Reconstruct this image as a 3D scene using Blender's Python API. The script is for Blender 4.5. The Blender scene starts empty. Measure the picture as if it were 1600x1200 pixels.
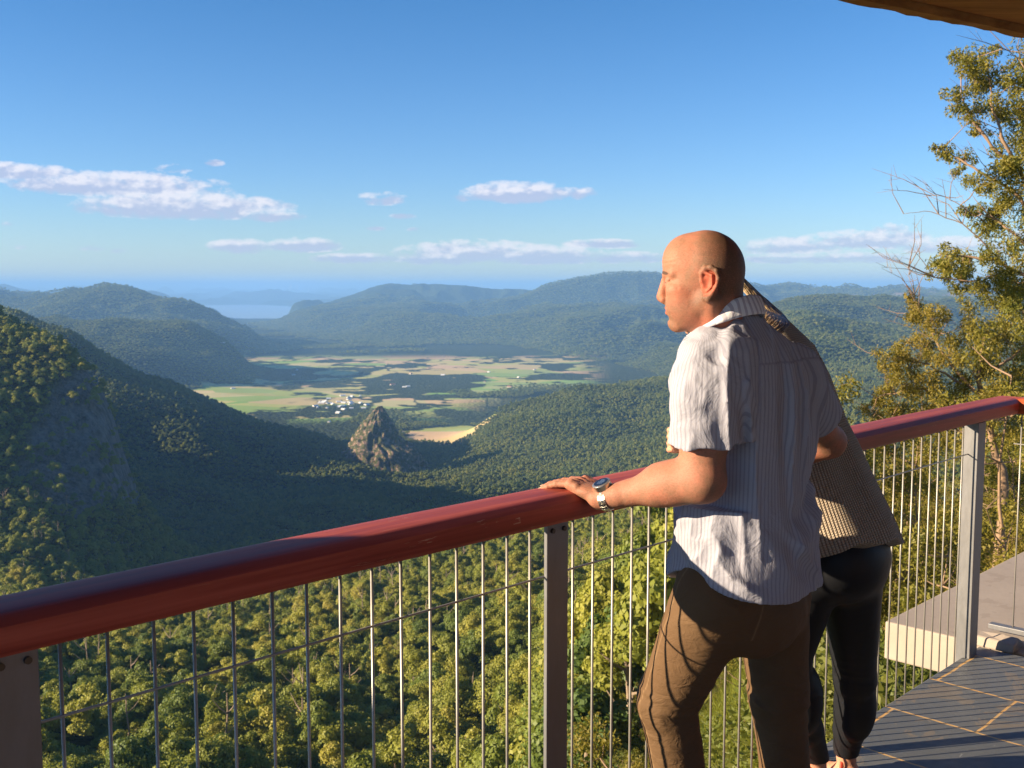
import bpy, math, random
import numpy as np
from mathutils import Vector, Matrix
R = math.radians
SC = bpy.context.scene
COL = SC.collection
# ---------------------------------------------------------------- camera
CAM_H = 1.60
FPX, HOR = 1650.0, 448.0                       # focal length and horizon row in pixels of the 1600 wide photo
PITCH = math.atan((600.0 - HOR) / FPX)
cam_d = bpy.data.cameras.new('camera')
cam = bpy.data.objects.new('camera', cam_d); COL.objects.link(cam)
cam_d.sensor_width = 36.0; cam_d.lens = FPX / 1600.0 * 36.0
cam_d.clip_start = 0.05; cam_d.clip_end = 400000.0
cam.location = (0, 0, CAM_H); cam.rotation_euler = (R(90) - PITCH, 0, 0)
cam_d.dof.use_dof = True; cam_d.dof.focus_distance = 2.75; cam_d.dof.aperture_fstop = 14.0
SC.camera = cam
# ---------------------------------------------------------------- light
SUN_EL, SUN_AZ = 17.5, -102.0                  # azimuth measured from +Y towards +X, degrees
SC.view_settings.view_transform = 'Standard'; SC.view_settings.look = 'None'
SC.view_settings.gamma = 1.0; SC.view_settings.use_curve_mapping = False
SC.view_settings.exposure = 1.32
sun_d = bpy.data.lights.new('sun', 'SUN'); sun = bpy.data.objects.new('sun', sun_d); COL.objects.link(sun)
sun_d.energy = 5.0; sun_d.angle = R(0.5); sun_d.color = (1.0, 0.80, 0.54)
TO_SUN = Vector((math.sin(R(SUN_AZ)) * math.cos(R(SUN_EL)), math.cos(R(SUN_AZ)) * math.cos(R(SUN_EL)), math.sin(R(SUN_EL))))
sun.rotation_euler = TO_SUN.to_track_quat('Z', 'Y').to_euler()
world = bpy.data.worlds.new('World'); SC.world = world; world.use_nodes = True
world.cycles.sampling_method = 'MANUAL'; world.cycles.sample_map_resolution = 256
SC.cycles.volume_bounces = 2

SKY_TINT = [(0.0, (.92, .96, 1.06)), (.10, (.74, .90, 1.12)), (.27, (.50, .79, 1.04)), (.7, (.40, .66, .95))]
def build_world():
    nt = world.node_tree; N = nt.nodes; L = nt.links; N.clear()
    out = N.new('ShaderNodeOutputWorld'); bg = N.new('ShaderNodeBackground'); L.new(bg.outputs[0], out.inputs[0])
    sky = N.new('ShaderNodeTexSky'); sky.sky_type = 'NISHITA'; sky.sun_disc = False
    sky.sun_elevation = R(SUN_EL); sky.sun_rotation = R(SUN_AZ) % (2 * math.pi)
    sky.altitude = 900; sky.air_density = 1.0; sky.dust_density = 0.4; sky.ozone_density = 3.0
    hs = N.new('ShaderNodeHueSaturation'); hs.inputs['Saturation'].default_value = 1.04; 
    tint = N.new('ShaderNodeMix'); tint.data_type = 'RGBA'; tint.blend_type = 'MULTIPLY'; tint.inputs[0].default_value = 1.0
    tcc = N.new('ShaderNodeTexCoord'); spp = N.new('ShaderNodeSeparateXYZ'); L.new(tcc.outputs['Generated'], spp.inputs[0])
    rp = N.new('ShaderNodeValToRGB'); L.new(spp.outputs[2], rp.inputs[0]); e = rp.color_ramp.elements
    for _ in range(2): e.new(.5)
    for i_, (p_, c_) in enumerate(SKY_TINT): e[i_].position = p_; e[i_].color = (*c_, 1)
    L.new(sky.outputs[0], tint.inputs[6]); L.new(rp.outputs[0], tint.inputs[7]); L.new(tint.outputs[2], hs.inputs['Color'])
    # ---- clouds: noise laid out over azimuth and elevation of the sky dome
    tc = N.new('ShaderNodeTexCoord'); sp = N.new('ShaderNodeSeparateXYZ'); L.new(tc.outputs['Generated'], sp.inputs[0])
    def M(op, a, b=None, c=None, clamp=False):
        m = N.new('ShaderNodeMath'); m.operation = op; m.use_clamp = clamp
        for i, v in enumerate((a, b, c)):
            if v is None: continue
            if isinstance(v, (int, float)): m.inputs[i].default_value = v
            else: L.new(v, m.inputs[i])
        return m.outputs[0]
    az = M('DIVIDE', sp.outputs[0], M('MAXIMUM', sp.outputs[1], 0.05))
    rr = M('SQRT', M('ADD', M('MULTIPLY', sp.outputs[0], sp.outputs[0]), M('MULTIPLY', sp.outputs[1], sp.outputs[1])))
    el = M('DIVIDE', sp.outputs[2], M('MAXIMUM', rr, 0.01))
    def noise(sx, sy, oz, detail, dx=0.0, dy=0.0, rough=0.6):
        cb = N.new('ShaderNodeCombineXYZ')
        L.new(M('MULTIPLY_ADD', az, sx, dx * sx), cb.inputs[0]); L.new(M('MULTIPLY_ADD', el, sy, dy * sy), cb.inputs[1]); cb.inputs[2].default_value = oz
        n = N.new('ShaderNodeTexNoise'); n.inputs['Scale'].default_value = 1.0; n.inputs['Detail'].default_value = detail
        n.inputs['Roughness'].default_value = rough
        L.new(cb.outputs[0], n.inputs['Vector']); return n.outputs['Fac']
    # (px, py, half width px, half height up, half height down, weight)
    CL = [(190, 306, 215, 30, 16, 1.1), (40, 290, 130, 18, 11, 1.1), (290, 332, 200, 30, 20, 1.2), (430, 344, 65, 13, 8, .9), (345, 266, 22, 8, 6, .5), (285, 277, 40, 12, 8, .55),
          (600, 316, 52, 16, 10, .75), (808, 308, 100, 27, 14, 1.25), (905, 306, 32, 16, 10, .75), (735, 312, 40, 12, 8, .7), (632, 340, 26, 6, 5, .5), (590, 359, 20, 4, 4, .5), (650, 360, 16, 4, 4, .5),
          (380, 390, 65, 17, 10, .95), (478, 388, 70, 18, 10, 1.15), (560, 406, 90, 12, 8, .85), (740, 398, 140, 27, 15, 1.2), (690, 407, 80, 15, 10, 1.0), (850, 402, 130, 22, 14, 1.1),
          (940, 384, 80, 12, 7, .95), (975, 405, 90, 14, 9, .8), (1240, 390, 110, 22, 14, .95), (1350, 382, 130, 22, 14, 1.0), (1380, 366, 40, 14, 9, .8), (1300, 408, 180, 14, 8, .8), (1480, 392, 110, 20, 12, .85),
          (150, 393, 30, 6, 5, .5), (45, 393, 22, 5, 4, .4), (20, 362, 50, 7, 5, .4), (195, 396, 20, 5, 4, .4), (1700, 380, 160, 24, 14, .9), (-250, 300, 200, 30, 16, 1.), (-500, 380, 160, 20, 12, .9)]
    nx = noise(60, 110, 3.1, 5); nb = noise(26, 70, 9.7, 3)
    def field(dx, dy):
        acc = None
        for (px, py, hw, hu, hd, w) in CL:
            cx = (px - 800) / 1643.0 - dx; cy = (HOR - py) / 1650.0 - dy
            u = M('MULTIPLY', M('SUBTRACT', az, cx), 1650.0 / hw)
            d = M('SUBTRACT', el, cy)
            v = M('MAXIMUM', M('MULTIPLY', d, 1650.0 / hu), M('MULTIPLY', d, -1650.0 / hd))
            g = M('MULTIPLY', M('SUBTRACT', 1.0, M('ADD', M('MULTIPLY', u, u), M('MULTIPLY', v, v)), clamp=True), w)
            acc = g if acc is None else M('MAXIMUM', acc, g)
        return acc
    f0 = field(0, 0); f1 = field(0.0035, -0.005)
    wob = M('ADD', M('MULTIPLY', M('SUBTRACT', nx, .5), 1.9), M('MULTIPLY', M('SUBTRACT', nb, .5), 1.2))
    d0 = M('SUBTRACT', M('ADD', f0, M('MULTIPLY', wob, M('MINIMUM', M('MULTIPLY', f0, 3.0), 1.0))), .20)
    dens = M('MULTIPLY', d0, 1.25, clamp=True)
    dens = M('MULTIPLY', M('MULTIPLY', dens, M('SUBTRACT', 2.0, dens)), .74)
    nx2 = noise(60, 110, 3.1, 5, dx=0.004, dy=-0.004)
    lit = M('ADD', .50, M('ADD', M('MULTIPLY', M('SUBTRACT', f0, f1), -1.6), M('MULTIPLY', M('SUBTRACT', nx, nx2), 3.2)), clamp=True)
    cr = N.new('ShaderNodeMix'); cr.data_type = 'RGBA'; L.new(lit, cr.inputs['Factor'])
    cr.inputs[6].default_value = (3.5, 3.6, 4.8, 1); cr.inputs[7].default_value = (6.7, 6.1, 6.2, 1)
    mx = N.new('ShaderNodeMix'); mx.data_type = 'RGBA'; L.new(dens, mx.inputs['Factor']); L.new(hs.outputs[0], mx.inputs[6]); L.new(cr.outputs[2], mx.inputs[7])
    L.new(mx.outputs[2], bg.inputs[0]); bg.inputs[1].default_value = 0.066
build_world()

# ---------------------------------------------------------------- helpers
_f = np.array([0, math.cos(PITCH), -math.sin(PITCH)]); _u = np.array([0, math.sin(PITCH), math.cos(PITCH)])
def ray(px, py):
    return _f * FPX + _u * (600.0 - py) + np.array([px - 800.0, 0, 0])
def P(px, py, Y):                               # a point of the place seen at photo pixel px, py, Y metres ahead
    d = ray(px, py); t = Y / d[1]
    return Vector((d[0] * t, Y, CAM_H + d[2] * t))
def PZ(px, py, z):                              # the point on the level z seen at px, py
    d = ray(px, py); t = (z - CAM_H) / d[2]
    return Vector((d[0] * t, d[1] * t, z))

def tag(o, label=None, cat=None, group=None, kind=None):
    if label: o['label'] = label
    if cat: o['category'] = cat
    if group: o['group'] = group
    if kind: o['kind'] = kind
    return o
def link(name, me, parent=None):
    o = bpy.data.objects.new(name, me); COL.objects.link(o)
    if parent is not None: o.parent = parent
    return o
def empty(name, loc=(0, 0, 0), rz=0.0):
    o = bpy.data.objects.new(name, None); COL.objects.link(o); o.location = loc; o.rotation_euler = (0, 0, rz); o.empty_display_size = .1
    return o
def mesh_np(name, V, F, mat=None, smooth=False, parent=None):
    """V (n,3), F (m,k) of one face size or a list of such arrays"""
    if not isinstance(F, list): F = [F]
    F = [f for f in F if len(f)]
    me = bpy.data.meshes.new(name); V = np.asarray(V, dtype=np.float32)
    me.vertices.add(len(V)); me.vertices.foreach_set('co', V.ravel())
    tot = sum(f.size for f in F); nf = sum(len(f) for f in F)
    me.loops.add(tot); me.loops.foreach_set('vertex_index', np.concatenate([np.asarray(f, dtype=np.int32).ravel() for f in F]))
    st = []; c = 0
    for f in F:
        st.append(c + np.arange(len(f)) * f.shape[1]); c += f.size
    me.polygons.add(nf); me.polygons.foreach_set('loop_start', np.concatenate(st).astype(np.int32))
    me.polygons.foreach_set('loop_total', np.concatenate([np.full(len(f), f.shape[1]) for f in F]).astype(np.int32))
    if smooth: me.polygons.foreach_set('use_smooth', np.ones(nf, dtype=bool))
    me.update(calc_edges=True)
    if mat: me.materials.append(mat)
    return link(name, me, parent)
class MB:
    """collects boxes, prisms and tubes; build() links them as one mesh object"""
    def __init__(s): s.v = []; s.f = []
    def add(s, vs, fs):
        b = len(s.v); s.v += [tuple(v) for v in vs]; s.f += [tuple(i + b for i in f) for f in fs]
    def box(s, c, h, ax=(1, 0, 0), ay=(0, 1, 0), az=(0, 0, 1)):
        c = Vector(c); ax, ay, az = Vector(ax) * h[0], Vector(ay) * h[1], Vector(az) * h[2]
        vs = [c + ax * i + ay * j + az * k for k in (-1, 1) for j in (-1, 1) for i in (-1, 1)]
        s.add(vs, [(0, 2, 3, 1), (4, 5, 7, 6), (0, 1, 5, 4), (2, 6, 7, 3), (0, 4, 6, 2), (1, 3, 7, 5)])
    def tube(s, pts, rads, n=8, cap=True):
        pts = [Vector(p) for p in pts]
        if not isinstance(rads, (list, tuple)): rads = [rads] * len(pts)
        rings = []; prev = None
        for i, p in enumerate(pts):
            t = (pts[min(i + 1, len(pts) - 1)] - pts[max(i - 1, 0)]).normalized()
            if prev is None:
                a = t.orthogonal().normalized()
            else:
                a = (prev - t * prev.dot(t)).normalized()
            prev = a; b = t.cross(a)
            rings.append([p + (a * math.cos(2 * math.pi * k / n) + b * math.sin(2 * math.pi * k / n)) * rads[i] for k in range(n)])
        vs = [v for r_ in rings for v in r_]; fs = []
        for i in range(len(pts) - 1):
            for k in range(n):
                fs.append((i * n + k, i * n + (k + 1) % n, (i + 1) * n + (k + 1) % n, (i + 1) * n + k))
        if cap: fs += [tuple(range(n))[::-1], tuple((len(pts) - 1) * n + k for k in range(n))]
        s.add(vs, fs)
    def loft(s, rings, cap=True, closed=True):
        n = len(rings[0]); vs = [v for r_ in rings for v in r_]; fs = []
        for i in range(len(rings) - 1):
            for k in range(n if closed else n - 1):
                fs.append((i * n + k, i * n + (k + 1) % n, (i + 1) * n + (k + 1) % n, (i + 1) * n + k))
        if cap and closed: fs += [tuple(range(n))[::-1], tuple((len(rings) - 1) * n + k for k in range(n))]
        s.add(vs, fs)
    def build(s, name, mat=None, parent=None, smooth=False, bevel=0.0, seg=2):
        me = bpy.data.meshes.new(name); me.from_pydata(s.v, [], s.f)
        if mat: me.materials.append(mat)
        if smooth:
            for p in me.polygons: p.use_smooth = True
        me.update()
        o = link(name, me, parent)
        if bevel:
            m = o.modifiers.new('bevel', 'BEVEL'); m.width = bevel; m.segments = seg; m.limit_method = 'ANGLE'; m.angle_limit = R(40)
        return o

# ---------------------------------------------------------------- materials
def mat(name, base=(.5, .5, .5), rough=.6, metal=0.0, spec=.5, sss=0.0):
    m = bpy.data.materials.new(name); m.use_nodes = True
    b = m.node_tree.nodes['Principled BSDF']
    b.inputs['Base Color'].default_value = (*base, 1); b.inputs['Roughness'].default_value = rough; b.inputs['Metallic'].default_value = metal
    b.inputs['Specular IOR Level'].default_value = spec
    return m
class NG:
    """shorthand for building a node tree"""
    def __init__(s, m): s.m = m; s.t = m.node_tree; s.N = s.t.nodes; s.L = s.t.links; s.b = s.N.get('Principled BSDF'); s.out = s.N.get('Material Output')
    def put(s, sock, v):
        if isinstance(v, (int, float)): sock.default_value = v
        elif isinstance(v, (tuple, list)):
            sock.default_value = (*v, 1) if (len(v) == 3 and sock.type == 'RGBA') else v
        else: s.L.new(v, sock)
    def math(s, op, a, b=None, c=None, clamp=False):
        m = s.N.new('ShaderNodeMath'); m.operation = op; m.use_clamp = clamp
        for i, v in enumerate((a, b, c)):
            if v is not None: s.put(m.inputs[i], v)
        return m.outputs[0]
    def coord(s, kind='Object'): return s.N.new('ShaderNodeTexCoord').outputs[kind]
    def pos(s): return s.N.new('ShaderNodeNewGeometry').outputs['Position']
    def map(s, v, scale=(1, 1, 1), rot=(0, 0, 0), loc=(0, 0, 0)):
        m = s.N.new('ShaderNodeMapping'); m.inputs['Scale'].default_value = scale; m.inputs['Rotation'].default_value = rot; m.inputs['Location'].default_value = loc
        s.L.new(v, m.inputs[0]); return m.outputs[0]
    def noise(s, v=None, scale=5, detail=4, rough=.55, dist=0.0, out='Fac'):
        n = s.N.new('ShaderNodeTexNoise'); n.inputs['Scale'].default_value = scale; n.inputs['Detail'].default_value = detail
        n.inputs['Roughness'].default_value = rough; n.inputs['Distortion'].default_value = dist
        if v is not None: s.L.new(v, n.inputs['Vector'])
        return n.outputs[out]
    def voro(s, v=None, scale=5, feature='F1', out='Distance', rnd=1.0):
        n = s.N.new('ShaderNodeTexVoronoi'); n.feature = feature; n.inputs['Scale'].default_value = scale; n.inputs['Randomness'].default_value = rnd
        if v is not None: s.L.new(v, n.inputs['Vector'])
        return n.outputs[out]
    def ramp(s, fac, stops, interp='LINEAR'):
        r_ = s.N.new('ShaderNodeValToRGB'); e = r_.color_ramp.elements; r_.color_ramp.interpolation = interp
        while len(e) < len(stops): e.new(.5)
        for i, (p, c) in enumerate(stops):
            e[i].position = p; e[i].color = (*c, 1) if len(c) == 3 else c
        s.L.new(fac, r_.inputs[0]); return r_.outputs[0]
    def mix(s, f, a, b, mode='MIX'):
        m = s.N.new('ShaderNodeMix'); m.data_type = 'RGBA'; m.blend_type = mode; m.clamp_factor = True
        s.put(m.inputs[0], f); s.put(m.inputs[6], a); s.put(m.inputs[7], b); return m.outputs[2]
    def bump(s, h, strength=.3, dist=.01, normal=None):
        b = s.N.new('ShaderNodeBump'); b.inputs['Strength'].default_value = strength; b.inputs['Distance'].default_value = dist
        s.L.new(h, b.inputs['Height'])
        if normal is not None: s.L.new(normal, b.inputs['Normal'])
        return b.outputs[0]
    def attr(s, name, out='Fac'):
        a = s.N.new('ShaderNodeAttribute'); a.attribute_name = name; return a.outputs[out]

# ---------------------------------------------------------------- numpy noise
def _hash(ix, iy, iz, seed):
    h = (ix.astype(np.int64) * 374761393 + iy.astype(np.int64) * 668265263 + iz.astype(np.int64) * 2147483647 + seed * 974634777) & 0xffffffff
    h = ((h ^ (h >> 13)) * 1274126177) & 0xffffffff
    h = h ^ (h >> 16)
    return (h & 0xffff).astype(np.float32) / 65535.0
def vnoise(x, y, z=None, seed=0):
    x = np.asarray(x, dtype=np.float64); y = np.asarray(y, dtype=np.float64)
    x0 = np.floor(x); y0 = np.floor(y); fx = x - x0; fy = y - y0
    fx = fx * fx * fx * (fx * (fx * 6 - 15) + 10); fy = fy * fy * fy * (fy * (fy * 6 - 15) + 10)
    if z is None:
        zz = np.zeros_like(x0)
        a = _hash(x0, y0, zz, seed); b = _hash(x0 + 1, y0, zz, seed); c = _hash(x0, y0 + 1, zz, seed); d = _hash(x0 + 1, y0 + 1, zz, seed)
        return (a + (b - a) * fx) * (1 - fy) + (c + (d - c) * fx) * fy
    z = np.asarray(z, dtype=np.float64); z0 = np.floor(z); fz = z - z0; fz = fz * fz * (3 - 2 * fz)
    r_ = []
    for k in (0, 1):
        a = _hash(x0, y0, z0 + k, seed); b = _hash(x0 + 1, y0, z0 + k, seed); c = _hash(x0, y0 + 1, z0 + k, seed); d = _hash(x0 + 1, y0 + 1, z0 + k, seed)
        r_.append((a + (b - a) * fx) * (1 - fy) + (c + (d - c) * fx) * fy)
    return r_[0] * (1 - fz) + r_[1] * fz
def fbm(x, y, octv=5, seed=0, gain=.5, ridged=False):
    s = 0; a = 1; t = 0
    for o in range(octv):
        n = vnoise(x * 2 ** o + 17.3 * o, y * 2 ** o - 9.1 * o, seed=seed + o)
        if ridged: n = 1 - np.abs(2 * n - 1)
        s = s + n * a; t += a; a *= gain
    return s / t
# ================================================================ terrain
CAN = 13.0                                     # height of the forest canopy above the ground
def zc(px, py, Y, can=0.0):
    return P(px, py, Y).z - can
# column px : list of (Y, value, mode)  mode 'p' canopy seen at row value, 'z' ground level
def cols():
    pts = []
    def c(px, *lst):
        for (Y, v, m) in lst:
            if m == 'p': z = zc(px, v, Y, CAN)
            elif m == 'g': z = zc(px, v, Y, 0)
            else: z = v
            pts.append((math.atan((px - 800) / 1643.0), Y / math.cos(math.atan((px - 800) / 1643.0)), z))
    F = -480.0
    near = lambda px, k=1.0: c(px, (5, -7, 'z'), (25, -34 * k, 'z'), (80, -75 * k, 'z'))
    for px in (-2600, -1500, -900, -500, -200, 0, 200, 400, 600, 800): near(px)
    # near forest terrace
    for px in (-500, -200, 0, 200, 400):
        c(px, (230, 1230, 'p'), (300, 1120, 'p'), (400, 1010, 'p'))
    c(-200, (520, 1010, 'p'), (650, 960, 'p'))
    c(0, (520, 975, 'p'), (640, 935, 'p'), (760, 890, 'p'), (860, 830, 'p'), (960, 720, 'p'), (1060, 600, 'p'), (1140, 528, 'p'), (1240, 500, 'z'), (1700, -270, 'z'), (2250, -290, 'z'), (2850, 486, 'p'), (3400, -400, 'z'), (3800, -430, 'z'), (4600, -460, 'z'), (5700, 505, 'p'), (7000, -430, 'z'), (9500, 437, 'p'), (11500, -300, 'z'), (16000, F + 100, 'z'), (60000, F, 'z'))
    pts[:] = [p for p in pts if not abs(p[2] - 500) < 1]
    c(0, (1300, -70, 'z'))
    c(-200, (800, 850, 'p'), (1000, 600, 'p'), (1150, 480, 'p'), (1500, -60, 'z'), (2200, -300, 'z'), (2850, 522, 'p'), (3400, -420, 'z'), (3900, -450, 'z'), (4700, -455, 'z'), (5800, 510, 'p'), (9000, 430, 'p'), (20000, F + 100, 'z'))
    c(-500, (400, -150, 'z'), (700, -170, 'z'), (1100, -60, 'z'), (1500, -90, 'z'), (2600, -270, 'z'), (3500, -430, 'z'), (4700, -430, 'z'), (5800, -260, 'z'), (9000, 50, 'z'), (20000, F + 200, 'z'))
    c(-900, (230, -110, 'z'), (400, -140, 'z'), (700, -180, 'z'), (1500, -160, 'z'), (2600, -100, 'z'), (4500, -100, 'z'), (9000, 0, 'z'))
    c(-1500, (230, -110, 'z'), (500, -170, 'z'), (1500, -280, 'z'), (3000, -300, 'z'), (6000, -200, 'z'), (60000, F, 'z'))
    c(-2600, (230, -110, 'z'), (500, -180, 'z'), (1500, -350, 'z'), (3000, -400, 'z'), (60000, F, 'z'))
    c(60, (1130, 540, 'p'), (1300, -110, 'z'))
    c(100, (520, 985, 'p'), (650, 950, 'p'), (800, 890, 'p'), (900, 820, 'p'), (1000, 710, 'p'), (1110, 564, 'p'), (1300, -150, 'z'), (1800, -290, 'z'), (2600, 532, 'p'), (3300, -420, 'z'), (4700, -470, 'z'), (5700, 506, 'p'), (7000, -440, 'z'), (8500, 456, 'p'), (13000, F, 'z'), (60000, F, 'z'))
    c(170, (1090, 640, 'p'), (1000, 740, 'p'))
    c(200, (520, 985, 'p'), (650, 955, 'p'), (900, 905, 'p'), (1060, 800, 'p'), (1200, -260, 'z'), (1800, 770, 'p'), (2200, 680, 'p'), (2600, 590, 'p'), (3300, -440, 'z'), (4700, -476, 'z'), (5700, 512, 'p'), (7000, -450, 'z'), (8500, 476, 'p'), (13000, F, 'z'), (60000, F, 'z'))
    c(300, (520, 975, 'p'), (680, 950, 'p'), (1000, 910, 'p'), (1500, 850, 'p'), (2200, 700, 'p'), (2600, 622, 'p'), (3300, -455, 'z'), (4000, -472, 'z'), (4900, F, 'z'), (5700, 528, 'p'), (6800, F + 10, 'z'), (8000, 494, 'p'), (10000, F + 60, 'z'), (14000, F, 'z'), (60000, F, 'z'))
    c(400, (560, 955, 'p'), (700, 950, 'p'), (1100, 890, 'p'), (1600, 830, 'p'), (2200, 745, 'p'), (2600, 668, 'p'), (3000, -450, 'z'), (3900, F, 'z'), (5000, F, 'z'), (5700, 573, 'p'), (6500, F, 'z'), (7400, 550, 'p'), (9500, 525, 'p'), (12000, F, 'z'), (60000, F, 'z'))
    c(500, (400, 1010, 'p'), (600, 920, 'p'), (750, 935, 'p'), (1300, 860, 'p'), (1800, 800, 'p'), (2300, 730, 'p'), (2600, 697, 'p'), (3000, F + 15, 'z'), (4700, F, 'z'), (5600, 597, 'p'), (6300, F, 'z'), (7400, 553, 'g'), (10000, 523, 'p'), (13500, 490, 'p'), (17000, F, 'z'), (60000, F, 'z'))
    c(600, (300, 1110, 'p'), (450, 960, 'p'), (640, 890, 'p'), (760, 905, 'p'), (1400, 845, 'p'), (1900, 780, 'p'), (2400, 735, 'p'), (2700, 720, 'p'), (3100, F + 15, 'z'), (5000, F, 'z'), (7300, F, 'z'), (9000, 530, 'p'), (11500, 497, 'p'), (12500, -330, 'z'), (16000, 457, 'p'), (20000, F + 50, 'z'), (60000, F, 'z'))
    c(700, (230, 1220, 'p'), (300, 1100, 'p'), (450, 950, 'p'), (660, 865, 'p'), (800, 880, 'p'), (1400, 820, 'p'), (1900, 765, 'p'), (2400, 735, 'p'), (2800, 715, 'p'), (3300, 680, 'g'), (3700, F + 8, 'z'), (5000, F, 'z'), (7200, F, 'z'), (8600, 538, 'p'), (11000, 500, 'p'), (12500, -310, 'z'), (15000, 456, 'p'), (20000, F, 'z'), (60000, F, 'z'))
    c(800, (180, 1230, 'p'), (300, 1080, 'p'), (450, 930, 'p'), (640, 850, 'p'), (800, 850, 'p'), (1400, 800, 'p'), (2000, 755, 'p'), (2600, 700, 'p'), (3100, 640, 'p'), (3700, F, 'z'), (5000, F, 'z'), (7000, F, 'z'), (8300, 540, 'p'), (10500, 498, 'p'), (12000, -300, 'z'), (14000, 456, 'p'), (19000, F, 'z'), (60000, F, 'z'))
    c(900, (60, 1230, 'p'), (120, 1120, 'p'), (250, 1000, 'p'), (420, 900, 'p'), (600, 850, 'p'), (1000, 830, 'p'), (1500, 790, 'p'), (2100, 735, 'p'), (2700, 670, 'p'), (3200, 612, 'p'), (3900, F + 20, 'z'), (5000, F, 'z'), (6500, 575, 'p'), (8000, 528, 'p'), (9500, -350, 'z'), (13500, 447, 'p'), (18000, F, 'z'), (60000, F, 'z'))
    c(1000, (5, -5, 'z'), (25, -14, 'z'), (50, 1200, 'p'), (90, 1060, 'p'), (160, 960, 'p'), (300, 880, 'p'), (600, 830, 'p'), (1200, 790, 'p'), (2200, 715, 'p'), (2900, 640, 'p'), (3300, 601, 'p'), (4200, F + 60, 'z'), (5600, 588, 'p'), (6500, 550, 'p'), (7800, 512, 'p'), (9300, -300, 'z'), (13000, 441, 'p'), (18000, F, 'z'), (60000, F, 'z'))
    c(1100, (5, -4, 'z'), (20, -11, 'z'), (45, 1150, 'p'), (90, 1000, 'p'), (200, 900, 'p'), (500, 820, 'p'), (1200, 760, 'p'), (2200, 690, 'p'), (3300, 590, 'p'), (4200, -380, 'z'), (5600, 560, 'p'), (7600, 500, 'p'), (9300, -250, 'z'), (12500, 445, 'p'), (18000, F, 'z'), (60000, F, 'z'))
    c(1200, (5, -3.4, 'z'), (16, 1200, 'g'), (35, -12, 'z'), (80, 980, 'p'), (200, 860, 'p'), (600, 800, 'p'), (1300, 740, 'p'), (2200, 650, 'p'), (3000, 580, 'p'), (4000, 515, 'p'), (4800, 480, 'p'), (7000, -250, 'z'), (12000, 459, 'p'), (18000, -300, 'z'), (60000, F, 'z'))
    for px, d in ((1300, 0), (1400, 4), (1500, 4)):
        c(px, (5, -2.8, 'z'), (10, 1150, 'g'), (22, -9.5, 'z'), (60, -22, 'z'), (120, -30, 'z'), (250, -90, 'z'), (600, -190, 'z'), (1300, 720, 'p'), (2200, 640, 'p'), (2900, 585 + d, 'p'), (3700, 525 + d, 'p'), (4500, 478 + d, 'p'), (6500, -200, 'z'), (10500, 474, 'p'), (12000, 458, 'p'), (18000, -300, 'z'), (60000, F, 'z'))
    c(1600, (5, -2.4, 'z'), (10, -4, 'z'), (22, -7.5, 'z'), (60, -17, 'z'), (120, -28, 'z'), (300, -60, 'z'), (900, -190, 'z'), (2200, 620, 'p'), (4500, 480, 'p'), (12000, 458, 'p'), (60000, F, 'z'))
    for px in (1900, 2600, 4200):
        c(px, (5, -1.9, 'z'), (12, -3.5, 'z'), (30, -6, 'z'), (80, -12, 'z'), (300, -40, 'z'), (1000, -80, 'z'), (4500, -100, 'z'), (12000, -100, 'z'), (60000, F, 'z'))
    for th in (-1.2, -.95, -.6, -.45, -.3, -.15, 0, .15, .3, .45, .6, .95):
        pts.append((th, 30000, F)); pts.append((th, 120000, F)); pts.append((th, 250000, F))
    return np.array(pts)
CP = cols()
KT = 3.2
def _kern(d2):
    return d2 * np.log(d2 + 1e-9) * .5
def _fit():
    U = np.stack([CP[:, 0] * KT, np.log(CP[:, 1])], 1)
    n = len(U); d2 = ((U[:, None] - U[None]) ** 2).sum(2)
    A = np.zeros((n + 3, n + 3)); A[:n, :n] = _kern(d2) + np.eye(n) * 0.0025
    A[:n, n] = 1; A[:n, n + 1:] = U; A[n, :n] = 1; A[n + 1:, :n] = U.T
    # near values are scaled so that errors stay small where the ground is close
    b = np.zeros(n + 3); b[:n] = CP[:, 2] / np.sqrt(CP[:, 1] + 20)
    return U, np.linalg.solve(A, b)
_U, _W = _fit()
def base_h(th, r):
    th = np.asarray(th, dtype=np.float32).ravel(); r = np.asarray(r, dtype=np.float32).ravel()
    out = np.empty(len(th), dtype=np.float32); n = len(_U); U = _U.astype(np.float32); W = _W.astype(np.float32)
    for i in range(0, len(th), 40000):
        a = th[i:i + 40000] * KT; b = np.log(r[i:i + 40000])
        d2 = (a[:, None] - U[None, :, 0]) ** 2 + (b[:, None] - U[None, :, 1]) ** 2
        out[i:i + 40000] = _kern(d2) @ W[:n] + W[n] + a * W[n + 1] + b * W[n + 2]
    return out * np.sqrt(r + 20)
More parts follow.
